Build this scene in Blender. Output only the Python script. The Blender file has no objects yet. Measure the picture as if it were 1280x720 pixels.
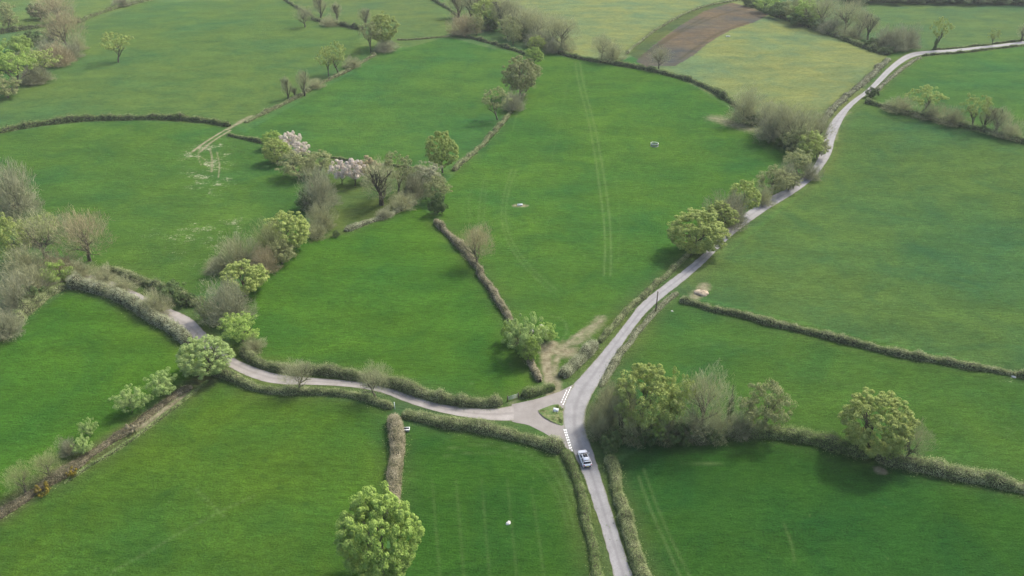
import bpy, math, random
import numpy as np
from mathutils import Vector, Matrix
R = math.radians
random.seed(7); rng = np.random.default_rng(7)
scn = bpy.context.scene; COL = scn.collection

# ------------------------------------------------------------------ camera model
F = 949.0; PITCH = 30.0; CAMZ = 100.0
cp, sp = math.cos(R(PITCH)), math.sin(R(PITCH))
cam = bpy.data.cameras.new('camera'); camo = bpy.data.objects.new('camera', cam); COL.objects.link(camo)
camo.location = (0, 0, CAMZ); camo.rotation_euler = (R(90 - PITCH), 0, 0)
cam.sensor_width = 36; cam.lens = 36 * F / 1280; cam.clip_end = 6000; cam.clip_start = 1
scn.camera = camo

def hmask(x, y):
    d = np.sqrt((x - 10) ** 2 + (y - 125) ** 2)
    t = np.clip((d - 35) / 110, 0, 1)
    return t * t * (3 - 2 * t)
def H(x, y):
    x = np.asarray(x, float); y = np.asarray(y, float)
    return hmask(x, y) * (2.6 * np.sin(x / 85 + 1) * np.cos(y / 110) + 1.5 * np.sin(y / 60 + x / 150) + 0.25 * np.sin(x / 17) * np.sin(y / 23))
def at(px, py):
    """ground point seen at a photo pixel"""
    a, b = (px - 640) / F, (360 - py) / F
    d = (a, cp + b * sp, -sp + b * cp)
    z = 0.0
    for _ in range(25):
        t = (CAMZ - z) / -d[2]
        x, y = d[0] * t, d[1] * t
        z = 0.5 * z + 0.5 * float(H(x, y))
    return x, y, float(H(x, y))
def atl(pts): return np.array([at(*p) for p in pts])
def depth(P): return P[1] * cp + (CAMZ - P[2]) * sp

# ------------------------------------------------------------------ helpers
def mesh(name, V, Fc, mats, midx=None, smooth=False):
    me = bpy.data.meshes.new(name)
    V = np.asarray(V, np.float32)
    me.vertices.add(len(V)); me.vertices.foreach_set('co', V.ravel())
    if isinstance(Fc, np.ndarray):
        n, k = Fc.shape
        me.loops.add(n * k); me.loops.foreach_set('vertex_index', Fc.astype(np.int32).ravel())
        me.polygons.add(n); me.polygons.foreach_set('loop_start', np.arange(0, n * k, k, dtype=np.int32))
        try: me.polygons.foreach_set('loop_total', np.full(n, k, np.int32))
        except Exception: pass
    else:
        lt = np.array([len(f) for f in Fc], np.int32); n = len(Fc)
        me.loops.add(int(lt.sum())); me.loops.foreach_set('vertex_index', np.concatenate([np.asarray(f, np.int32) for f in Fc]))
        me.polygons.add(n); me.polygons.foreach_set('loop_start', np.concatenate([[0], np.cumsum(lt)[:-1]]).astype(np.int32))
        try: me.polygons.foreach_set('loop_total', lt)
        except Exception: pass
    for m in (mats if isinstance(mats, (list, tuple)) else [mats]): me.materials.append(m)
    if midx is not None: me.polygons.foreach_set('material_index', np.asarray(midx, np.int32))
    if smooth: me.polygons.foreach_set('use_smooth', np.ones(n, bool))
    me.update(calc_edges=True)
    return me
def link(name, me, parent=None, loc=(0, 0, 0), label=None, cat=None, group=None, kind=None):
    o = bpy.data.objects.new(name, me); COL.objects.link(o); o.location = loc
    if parent is not None: o.parent = parent
    if label: o['label'] = label
    if cat: o['category'] = cat
    if group: o['group'] = group
    if kind: o['kind'] = kind
    return o

class G:
    """collects simple solids into one mesh"""
    def __init__(s): s.v = []; s.f = []
    def add(s, V, Fc):
        b = len(s.v); s.v += [tuple(v) for v in V]; s.f += [tuple(i + b for i in f) for f in Fc]; return s
    def box(s, c, d, rz=0, bev=0.0):
        x, y, z = d[0] / 2, d[1] / 2, d[2] / 2
        b = min(bev, x * .9, y * .9)
        ring = [(-x + b, -y), (x - b, -y), (x, -y + b), (x, y - b), (x - b, y), (-x + b, y), (-x, y - b), (-x, -y + b)] if b else [(-x, -y), (x, -y), (x, y), (-x, y)]
        n = len(ring); ca, sa = math.cos(rz), math.sin(rz)
        V = [(c[0] + p[0] * ca - p[1] * sa, c[1] + p[0] * sa + p[1] * ca, c[2] + q) for q in (-z, z) for p in ring]
        Fc = [tuple(range(n))[::-1], tuple(range(n, 2 * n))] + [(i, (i + 1) % n, n + (i + 1) % n, n + i) for i in range(n)]
        return s.add(V, Fc)
    def tube(s, pts, rad, n=8, caps=True):
        V, Fc = tube(pts, rad, n)
        if caps: Fc = Fc + [tuple(range(n))[::-1], tuple(range(len(V) - n, len(V)))]
        return s.add(V, Fc)
    def me(s, name, m, smooth=False): return mesh(name, s.v, s.f, m, smooth=smooth)
def tube(pts, rad, n):
    pts = [Vector(p) for p in pts]; V = []; Fc = []
    for i, p in enumerate(pts):
        d = (pts[min(i + 1, len(pts) - 1)] - pts[max(i - 1, 0)]).normalized()
        a = d.cross(Vector((0.13, 0.31, 0.94)) if abs(d.z) < .9 else Vector((1, 0.1, 0))).normalized(); b = d.cross(a)
        r = rad[i] if isinstance(rad, (list, tuple)) else rad
        V += [tuple(p + (a * math.cos(2 * math.pi * k / n) + b * math.sin(2 * math.pi * k / n)) * r) for k in range(n)]
    for i in range(len(pts) - 1):
        for k in range(n): Fc.append((i * n + k, i * n + (k + 1) % n, (i + 1) * n + (k + 1) % n, (i + 1) * n + k))
    return V, Fc
def unit(a): return a / np.maximum(np.linalg.norm(a, axis=-1, keepdims=True), 1e-9)
def quads(C, N, size, aspect=0.75):
    """irregular leaf-spray faces centred at C, facing N"""
    n = len(C); N = unit(N)
    T = unit(np.cross(N, rng.normal(size=(n, 3)))); B = np.cross(N, T)
    s = np.asarray(size) * rng.uniform(.6, 1.35, n); s = s[:, None]
    V = np.empty((n, 4, 3))
    for k, (a, b) in enumerate(((-.5, -.12), (.08, -.5), (.5, .1), (-.05, .5))):
        V[:, k] = C + T * s * (a + rng.uniform(-.1, .1, (n, 1))) + B * s * aspect * (b + rng.uniform(-.1, .1, (n, 1))) + N * s * rng.uniform(-.16, .16, (n, 1))
    return V.reshape(-1, 3), np.arange(4 * n).reshape(n, 4)
def ribbons(A, B, w):
    """thin tapering twigs from A to B"""
    n = len(A); d = unit(B - A); s = unit(np.cross(d, rng.normal(size=(n, 3)))) * np.asarray(w)[:, None] * .5
    V = np.stack([A - s, A + s, B + s * .5, B - s * .5], 1)
    return V.reshape(-1, 3), np.arange(4 * n).reshape(n, 4)

# ------------------------------------------------------------------ materials
def new_mat(name):
    m = bpy.data.materials.new(name); m.use_nodes = True; nt = m.node_tree
    for n in list(nt.nodes): nt.nodes.remove(n)
    out = nt.nodes.new('ShaderNodeOutputMaterial'); b = nt.nodes.new('ShaderNodeBsdfPrincipled')
    nt.links.new(b.outputs[0], out.inputs[0]); return m, nt, b
def noise(nt, scale, detail=4, rough=.6, vec=None, dist=0):
    n = nt.nodes.new('ShaderNodeTexNoise'); n.inputs['Scale'].default_value = scale; n.inputs['Detail'].default_value = detail
    n.inputs['Roughness'].default_value = rough; n.inputs['Distortion'].default_value = dist
    if vec is not None: nt.links.new(vec, n.inputs['Vector'])
    return n.outputs[0]
def pos(nt): return nt.nodes.new('ShaderNodeNewGeometry').outputs['Position']
def ramp(nt, fac, stops):
    r = nt.nodes.new('ShaderNodeValToRGB'); nt.links.new(fac, r.inputs[0]); e = r.color_ramp.elements
    while len(e) < len(stops): e.new(.5)
    for i, (p, c) in enumerate(stops): e[i].position = p; e[i].color = (*c, 1) if len(c) == 3 else c
    return r.outputs[0]
def mixc(nt, fac, a, b, mode='MIX'):
    m = nt.nodes.new('ShaderNodeMix'); m.data_type = 'RGBA'; m.blend_type = mode
    for sock, v in ((m.inputs[0], fac), (m.inputs[6], a), (m.inputs[7], b)):
        if isinstance(v, bpy.types.NodeSocket): nt.links.new(v, sock)
        elif isinstance(v, (int, float)): sock.default_value = v
        else: sock.default_value = (*v, 1)
    return m.outputs[2]
def math_(nt, op, a, b=0.0, clamp=False):
    m = nt.nodes.new('ShaderNodeMath'); m.operation = op; m.use_clamp = clamp
    for s, v in zip(m.inputs, (a, b)):
        if isinstance(v, bpy.types.NodeSocket): nt.links.new(v, s)
        else: s.default_value = v
    return m.outputs[0]
def rng_(nt, v, a, b, c=0, d=1):
    m = nt.nodes.new('ShaderNodeMapRange'); nt.links.new(v, m.inputs[0])
    for i, q in enumerate((a, b, c, d)): m.inputs[i + 1].default_value = q
    return m.outputs[0]
def grey(nt, v):
    c = nt.nodes.new('ShaderNodeCombineColor')
    for i in range(3): nt.links.new(v, c.inputs[i])
    return c.outputs[0]
def bump(nt, b, v, st, dist):
    n = nt.nodes.new('ShaderNodeBump'); n.inputs['Strength'].default_value = st; n.inputs['Distance'].default_value = dist
    nt.links.new(v, n.inputs['Height']); nt.links.new(n.outputs[0], b.inputs['Normal'])
def plain(name, c, rough=.7, metal=0, spec=.3, var=.15, scale=3):
    m, nt, b = new_mat(name)
    n = noise(nt, scale, 5, .6, pos(nt))
    nt.links.new(mixc(nt, 1.0, c, grey(nt, rng_(nt, n, .3, .7, 1 - var, 1 + var)), 'MULTIPLY'), b.inputs['Base Color'])
    b.inputs['Roughness'].default_value = rough; b.inputs['Metallic'].default_value = metal; b.inputs['Specular IOR Level'].default_value = spec
    return m
def foliage(name, dark, mid, light, scale=.9, trans=.15, rvar=.25):
    """leaf colours vary by clump and by tree"""
    m, nt, b = new_mat(name); out = nt.nodes['Material Output']
    p = pos(nt)
    n = noise(nt, scale, 4, .65, p); fine = noise(nt, scale * 6, 2, .5, p)
    f = math_(nt, 'ADD', math_(nt, 'MULTIPLY', n, .65), math_(nt, 'MULTIPLY', fine, .35))
    c = ramp(nt, f, [(.36, dark), (.5, mid), (.64, light)])
    oi = nt.nodes.new('ShaderNodeObjectInfo')
    c = mixc(nt, 1.0, c, grey(nt, rng_(nt, oi.outputs['Random'], 0, 1, 1 - rvar, 1 + rvar)), 'MULTIPLY')
    nt.links.new(c, b.inputs['Base Color']); b.inputs['Roughness'].default_value = .75; b.inputs['Specular IOR Level'].default_value = .15
    if trans:
        t = nt.nodes.new('ShaderNodeBsdfTranslucent'); nt.links.new(c, t.inputs[0])
        x = nt.nodes.new('ShaderNodeMixShader'); x.inputs[0].default_value = trans
        nt.links.new(b.outputs[0], x.inputs[1]); nt.links.new(t.outputs[0], x.inputs[2]); nt.links.new(x.outputs[0], out.inputs[0])
    return m
M = {}
M['bark'] = plain('bark', (.085, .075, .055), .9, var=.35, scale=4)
M['darkbark'] = plain('dark_bark', (.05, .045, .032), .9, var=.3, scale=4)
M['oak'] = foliage('oak_leaf', (.19, .25, .06), (.31, .375, .10), (.41, .475, .155), trans=.25, rvar=.12)
M['oakgreen'] = foliage('green_leaf', (.15, .25, .05), (.26, .37, .078), (.37, .475, .125), trans=.25, rvar=.12)
M['lime'] = foliage('pale_leaf', (.20, .30, .085), (.29, .39, .125), (.38, .475, .175), trans=.25, rvar=.12)
M['olive'] = foliage('olive_leaf', (.17, .20, .075), (.27, .295, .12), (.37, .395, .18), trans=.25, rvar=.15)
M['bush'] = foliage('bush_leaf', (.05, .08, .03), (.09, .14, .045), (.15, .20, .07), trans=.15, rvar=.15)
M['twig'] = foliage('twig', (.23, .235, .12), (.34, .345, .18), (.44, .445, .25), scale=.5, trans=.15, rvar=.12)
M['twigrose'] = foliage('reddish_twig', (.27, .23, .125), (.38, .325, .18), (.47, .41, .25), scale=.5, trans=.15, rvar=.1)
M['twiggrey'] = foliage('grey_twig', (.20, .20, .115), (.29, .295, .175), (.38, .38, .245), scale=.5, trans=.15, rvar=.1)
M['blossom'] = foliage('blossom', (.42, .35, .28), (.64, .56, .47), (.80, .75, .66), scale=1.5, trans=.2, rvar=.1)
M['gorse'] = foliage('gorse', (.06, .07, .02), (.16, .13, .02), (.48, .36, .04), scale=1.6, trans=.1, rvar=.1)
M['h_green'] = foliage('hedge_green', (.06, .105, .025), (.145, .205, .06), (.29, .345, .14), scale=.55, trans=.15, rvar=.12)
M['h_mixed'] = foliage('hedge_mixed', (.07, .105, .035), (.19, .23, .09), (.35, .37, .19), scale=.5, trans=.15, rvar=.12)
M['h_brown'] = foliage('hedge_brown', (.10, .11, .045), (.25, .225, .135), (.38, .34, .23), scale=.5, trans=.15, rvar=.12)
M['h_grey'] = foliage('hedge_grey', (.11, .13, .065), (.24, .26, .145), (.38, .39, .25), scale=.5, trans=.15, rvar=.12)
M['h_ditch'] = foliage('ditch_bramble', (.06, .055, .03), (.145, .125, .07), (.30, .265, .175), scale=.6, trans=.1, rvar=.1)
M['core'] = plain('hedge_core', (.06, .06, .03), .95, var=.4, scale=1.5)

# ------------------------------------------------------------------ world and sun
SUN_EL, SUN_AZ = 48.0, 48.0      # azimuth from +y towards +x : behind the scene, to the right
w = bpy.data.worlds.new('World'); scn.world = w; w.use_nodes = True; nt = w.node_tree
bg = nt.nodes['Background']; sky = nt.nodes.new('ShaderNodeTexSky'); sky.sky_type = 'NISHITA'; sky.sun_disc = False
sky.sun_elevation = R(SUN_EL); sky.sun_rotation = R(SUN_AZ); sky.air_density = 1.0; sky.dust_density = 4.0; sky.ozone_density = 1
nt.links.new(sky.outputs[0], bg.inputs[0]); bg.inputs[1].default_value = .15
sl = bpy.data.lights.new('sun', 'SUN'); sl.energy = 2.0; sl.angle = R(6.5); sl.color = (1, .95, .87)
so = bpy.data.objects.new('sun', sl); COL.objects.link(so)
sd = Vector((math.sin(R(SUN_AZ)) * math.cos(R(SUN_EL)), math.cos(R(SUN_AZ)) * math.cos(R(SUN_EL)), math.sin(R(SUN_EL))))
so.rotation_euler = sd.to_track_quat('Z', 'Y').to_euler(); so.location = (0, 0, 300)
vs = scn.view_settings; vs.view_transform = 'Standard'; vs.look = 'None'; vs.gamma = 1; vs.exposure = 1.06; vs.use_curve_mapping = False
scn.cycles.max_bounces = 8; scn.cycles.diffuse_bounces = 5; scn.cycles.transmission_bounces = 3; scn.cycles.volume_bounces = 0
scn.cycles.use_denoising = True; scn.cycles.sample_clamp_indirect = 2.0; scn.cycles.denoiser = 'OPENIMAGEDENOISE'; scn.cycles.denoising_input_passes = 'RGB_ALBEDO_NORMAL'; scn.cycles.denoising_prefilter = 'ACCURATE'

# ------------------------------------------------------------------ ground sheet
FIELDS = [  # outline on the photo, base colour of the sward or soil, one field with cloud shade painted in
 ([(0,-60),(1400,-60),(1400,60),(0,60)], (.072,.145,.038)),
 ([(775,575),(830,547),(960,540),(1060,565),(1280,612),(1700,705),(1900,1400),(1000,1400),(875,1000),(815,720),(775,620)], (.024,.086,.012)),  # near right field: darker green, a cloud's shadow put into the colour
 ([(800,410),(850,370),(1280,468),(1650,550),(1700,705),(1280,610),(1060,563),(960,542),(830,545),(740,540),(745,480)], (.040,.112,.019)),
 ([(850,365),(1000,245),(1040,200),(1055,150),(1080,128),(1280,175),(1700,270),(1650,550),(1280,466)], (.048,.116,.028)),
 ([(1080,128),(1110,80),(1150,66),(1280,54),(1600,10),(1700,270),(1280,173)], (.044,.122,.026)),
 ([(930,-5),(1060,-10),(1600,-30),(1600,10),(1280,54),(1150,66),(1100,62)], (.060,.128,.038)),
 ([(780,85),(800,82),(880,5),(920,-5),(960,18),(1110,68),(1075,120),(1030,160),(1000,185),(930,138),(850,98)], (.150,.186,.066)),
 ([(795,76),(815,58),(850,32),(885,10),(915,3),(965,16),(945,27),(915,37),(885,54),(866,70),(845,82),(805,84)], (.089,.0935,.057)),
 ([(560,-40),(930,-40),(905,2),(880,10),(835,36),(795,70),(765,76),(700,66),(640,30)], (.150,.186,.068)),
 ([(785,68),(800,50),(835,27),(870,9),(905,0),(915,3),(880,14),(840,38),(812,60),(797,74)], (.060,.10,.032)),
 ([(552,234),(600,183),(640,135),(662,105),(672,66),(780,82),(850,98),(925,142),(1000,195),(860,310),(800,375),(740,445),(700,480),(668,470),(640,400),(550,280)], (.042,.120,.018)),
 ([(520,253),(545,275),(640,400),(672,480),(640,500),(560,500),(450,474),(330,465),(290,440),(283,400),(300,360),(335,335),(378,305),(395,296),(430,290)], (.040,.120,.014)),
 ([(300,168),(470,72),(560,46),(655,72),(640,130),(600,180),(545,218),(420,200),(340,178)], (.042,.120,.022)),
 ([(360,195),(550,215),(520,253),(430,292),(385,305),(390,230)], (.062,.115,.026)),
 ([(-200,185),(0,166),(150,150),(290,158),(335,182),(385,240),(380,300),(290,340),(250,370),(120,335),(0,285),(-200,260)], (.044,.118,.020)),
 ([(-200,180),(0,125),(95,35),(180,3),(355,-2),(450,40),(450,75),(320,145),(290,158),(150,147),(0,165)], (.058,.128,.030)),
 ([(355,-2),(540,-3),(570,45),(500,50),(440,38),(380,18)], (.066,.130,.036)),
 ([(-300,620),(-50,450),(0,420),(90,360),(220,410),(270,470),(180,525),(0,645),(-300,840)], (.040,.122,.013)),
 ([(-300,840),(0,645),(270,475),(490,510),(492,600),(482,700),(470,800),(400,1400),(-600,1400)], (.046,.118,.013)),
 ([(500,530),(600,538),(690,560),(722,640),(750,740),(850,1000),(960,1400),(400,1400),(470,800),(490,700),(500,600)], (.026,.094,.012)),
]
def inside(X, Y, P):
    r = np.zeros(X.shape, bool); n = len(P)
    for i in range(n):
        x1, y1 = P[i][:2]; x2, y2 = P[(i + 1) % n][:2]
        if y1 == y2: continue
        c = ((y1 > Y) != (y2 > Y)) & (X < (x2 - x1) * (Y - y1) / (y2 - y1) + x1)
        r ^= c
    return r
def pdist(X, Y, P):
    d = np.full(X.shape, 1e9)
    for i in range(len(P) - 1):
        a = P[i][:2]; b = P[i + 1][:2]; ab = b - a; L = ab @ ab + 1e-9
        t = np.clip(((X - a[0]) * ab[0] + (Y - a[1]) * ab[1]) / L, 0, 1)
        d = np.minimum(d, np.hypot(X - a[0] - t * ab[0], Y - a[1] - t * ab[1]))
    return d
def sm(x, a, b):
    t = np.clip((x - a) / (b - a), 0, 1); return t * t * (3 - 2 * t)

# road edges traced on the photo
ROAD_L = [(853,1010),(800,830),(786,780),(767,719),(752,660),(737,617),(727,587),(715,562),(705,540),(704,522),(704,507),(715,482),(722,475),(740,455),(757,435),(780,407),(800,379),(825,360),(865,330),(890,307),(915,277),(960,247),(985,235),(1010,217),(1022,200),(1029,180),(1033,160),(1047,142),(1065,125),(1080,115),(1090,106),(1115,80),(1135,66),(1158,63.5),(1200,61.5),(1280,51.5),(1400,36),(1600,8)]
ROAD_R = [(892,1010),(832,830),(815,780),(791,719),(777,680),(765,640),(752,600),(742,565),(732,540),(731,520),(736,500),(750,477),(765,450),(780,427),(802,397),(824,375),(852,354),(880,330),(902,307),(920,290),(960,261),(985,247),(1010,230),(1027,212),(1040,192),(1043,175),(1050,157),(1060,138),(1076,123),(1095,110),(1120,84),(1140,71),(1162,67),(1200,64.5),(1280,55),(1400,39.5),(1600,11.5)]
LANE_U = [(40,352),(90,338),(140,350),(180,370),(210,385),(240,397),(258,417),(285,445),(320,460),(350,469),(385,472),(440,476),(475,482),(510,492),(545,505),(595,511),(620,511),(642,507)]
LANE_D = [(40,364),(90,348),(135,362),(170,380),(202,397),(238,420),(255,437),(287,460),(320,475),(350,481),(395,481),(445,484),(480,491),(500,500),(545,515),(595,524),(620,526),(642,526)]
def resample(P, step=None, n=None):
    P = np.asarray(P, float); s = np.concatenate([[0], np.cumsum(np.linalg.norm(np.diff(P[:, :2], axis=0), axis=1))])
    if n is None: n = max(2, int(s[-1] / step))
    t = np.linspace(0, s[-1], n)
    return np.stack([np.interp(t, s, P[:, k]) for k in range(P.shape[1])], 1)
def smooth_line(P, it=2):
    P = np.asarray(P, float)
    for _ in range(it):
        q = [P[0]]
        for i in range(len(P) - 1): q += [P[i] * .75 + P[i + 1] * .25, P[i] * .25 + P[i + 1] * .75]
        q.append(P[-1]); P = np.array(q)
    return P
rl = smooth_line(atl(ROAD_L)); 
ROADC = None

def build_ground():
    global ROADC
    dn = np.concatenate([np.linspace(20, 108, 12)[:-1], 108 * np.exp(np.linspace(0, math.log(840 / 108), 560)), 840 * np.exp(np.linspace(0, math.log(3100 / 840), 14))[1:]])
    u = np.concatenate([-np.linspace(2.6, .84, 14)[:-1], np.linspace(-.84, .84, 1150), np.linspace(.84, 2.6, 14)[1:]])
    D, U = np.meshgrid(dn, u, indexing='ij')
    X = (U * D).ravel(); Y = (D - 90).ravel()
    Z = H(X, Y)
    n = len(X); nr, nc = D.shape
    ii = np.arange(nr * nc).reshape(nr, nc)
    Fq = np.stack([ii[:-1, :-1], ii[:-1, 1:], ii[1:, 1:], ii[1:, :-1]], -1).reshape(-1, 4)
    col = np.tile(np.array([.055, .12, .03]), (n, 1))
    cell = np.maximum(.22, D.ravel() * .0011)
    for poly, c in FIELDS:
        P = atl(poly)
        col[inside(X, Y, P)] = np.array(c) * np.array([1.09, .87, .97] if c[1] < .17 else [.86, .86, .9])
    P = atl([(0,640),(60,600),(120,566),(175,530),(225,494),(262,470)]); d = pdist(X, Y, P); k = (np.exp(-(d / 2.9) ** 4) * .85)[:, None]
    col = col * (1 - k) + np.array([.085, .085, .042]) * k
    for pl_ in ([(812,66),(840,46),(872,30),(905,16),(940,10)], [(800,72),(822,56),(850,38),(880,22)], [(850,74),(872,58),(900,40),(935,28)]):
        k = (np.exp(-(pdist(X, Y, smooth_line(atl(pl_))) / 1.2) ** 2) * .7)[:, None]; col = col * (1 - k) + np.array([.062, .056, .032]) * k
    wear = np.zeros(n); pale = np.zeros(n); fleck = np.zeros(n); dark = np.zeros(n)
    def line(px, wd, st, arr):
        P = smooth_line(atl(px), 2); d = pdist(X, Y, P); ww = np.maximum(wd, cell)
        np.maximum(arr, st * np.minimum(1, wd / cell) ** .5 * np.exp(-(d / ww) ** 2), out=arr)
    # tyre tracks pressed into the grass
    for px, st in (([(719,78),(722,100),(736,150),(745,200),(752,250),(757,300),(755,345)], .55), ([(725,78),(728,100),(742,150),(752,200),(760,250),(764,300),(763,345)], .55), ([(712,90),(700,150),(690,200)], .15), ([(590,235),(585,255),(588,275)], .2), ([(610,225),(606,250),(604,280)], .2), ([(770,220),(776,280),(772,330)], .12), ([(940,90),(1000,60),(1050,45)], .2), ([(900,100),(960,75),(1040,70)], .2),
                   ([(640,210),(630,240),(626,270),(632,300),(655,335),(690,365)], .35), ([(645,212),(635,240),(631,270),(637,298),(660,332),(695,362)], .35),
                   ([(605,225),(600,250),(598,280)], .25), ([(798,595),(810,630),(828,670),(850,720),(865,760)], .38), ([(804,585),(820,630),(838,672),(862,720),(880,760)], .34),
                   ([(140,715),(185,690),(235,660),(280,637),(318,620)], .4), ([(245,612),(262,628),(280,645)], .35), ([(980,655),(990,680),(993,700)], .35),
                   ([(850,578),(880,579),(905,581)], .5), ([(1160,94),(1200,95),(1250,89)], .3), ([(870,430),(930,432),(1000,445)], .18), ([(1000,470),(1100,490),(1200,505)], .15),
                   ([(1060,505),(1150,520),(1260,545)], .15), ([(560,560),(600,556),(640,560),(680,575),(705,610),(718,660)], .3), ([(555,570),(600,564),(640,569),(672,583),(697,616),(710,660)], .22),
                   ([(540,600),(545,660),(550,720)], .2), ([(570,600),(575,660),(580,720)], .2), ([(602,600),(607,660),(612,720)], .2), ([(634,600),(640,660),(646,720)], .2), ([(664,610),(672,660),(680,720)], .2),
                   ([(1030,560),(1100,580),(1200,604),(1290,625)], .3), ([(690,395),(706,400),(710,415),(700,428),(685,433)], .45), ([(640,165),(655,110),(668,100)], .25)):
        line(px, .24, st, pale)
    # bare worn soil
    for px, wd, st in (([(690,493),(688,478),(684,462),(682,440),(692,430)], 1.5, .95), ([(700,492),(696,476),(692,458),(700,438),(720,420),(750,402)], 1.1, .68), ([(684,440),(700,432),(722,428),(740,412),(752,398)], 2.0, .56), ([(682,435),(700,440),(712,440)], 3.0, .75),
                       ([(240,190),(256,178),(272,168),(284,161)], .6, .85), ([(250,190),(262,179),(276,170),(288,163)], .6, .8), ([(284,162),(296,155),(308,149)], 1.3, .7), ([(300,152),(314,145)], 1.6, .6), ([(896,148),(920,156),(942,162)], 6, .56), ([(1098,587),(1103,589)], 1.0, 1.0), ([(868,371),(878,362),(881,357)], 2.0, .7),
                       ([(645,257),(655,257)], 1.6, .7), ([(812,183),(824,183)], 2.0, .2), ([(640,505),(648,497)], 1.2, .35),
                       ([(178,532),(192,521),(232,492)], 1.6, .7), ([(262,185),(266,200),(264,215)], .5, .6), ([(250,183),(247,196),(252,207)], .4, .5), ([(271,190),(275,206),(273,222)], .4, .55), ([(250,195),(262,205),(270,200)], .4, .5), ([(270,326),(262,340)], 3, .5), ([(548,72),(600,62)], 0.1, 0), ([(660,78),(668,110)], 2.2, .3), ([(1045,175),(1048,150),(1063,140)], 1.2, .4)):
        if st: line(px, wd, st, wear)
    # hoof-poached flecks of pale soil
    for px, st in (([(240,185),(272,178),(275,222),(262,238),(246,220)], .9), ([(248,220),(268,225),(268,280),(252,290)], .4), ([(205,290),(290,280),(290,310),(268,325),(225,312)], .75), ([(120,312),(175,318),(172,326),(120,322)], .5), ([(215,185),(300,165),(305,195),(225,200)], .35), ([(740,390),(800,380),(790,420),(745,430)], .2), ([(245,175),(285,172),(280,232),(250,228)], .5), ([(1260,465),(1275,468),(1268,473)], .6)):
        P = atl(px); c = P.mean(0); d = np.where(inside(X, Y, P), 0, pdist(X, Y, np.vstack([P, P[:1]])))
        np.maximum(fleck, st * np.exp(-(d / 9) ** 2), out=fleck)
    # longer yellowish sward beside roads
    rc = (resample(smooth_line(atl(ROAD_L)), n=260) + resample(smooth_line(atl(ROAD_R)), n=260)) / 2
    lc = (resample(smooth_line(atl(LANE_U)), n=160) + resample(smooth_line(atl(LANE_D)), n=160)) / 2
    d = np.minimum(pdist(X, Y, rc), pdist(X, Y, lc))
    k = (np.exp(-(d / 4.5) ** 2) * .75)[:, None]
    col = col * (1 - k) + np.array([.085, .105, .035]) * k
    # headlands
    hd = np.full(n, 1e9)
    for h in HEDGES: hd = np.minimum(hd, pdist(X, Y, atl(h[2])))
    k = (np.exp(-(hd / 3.5) ** 2) * .45)[:, None]
    col = col * (1 - k) + np.array([.060, .088, .026]) * k
    me = mesh('ground', np.stack([X, Y, Z], 1), Fq, ground_mat(), smooth=True)
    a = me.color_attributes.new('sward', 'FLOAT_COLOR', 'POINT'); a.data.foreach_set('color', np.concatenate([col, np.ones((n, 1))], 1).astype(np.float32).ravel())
    a = me.color_attributes.new('marks', 'FLOAT_COLOR', 'POINT'); a.data.foreach_set('color', np.stack([wear, pale, fleck, np.ones(n)], 1).astype(np.float32).ravel())
    link('ground', me, kind='structure')

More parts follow.
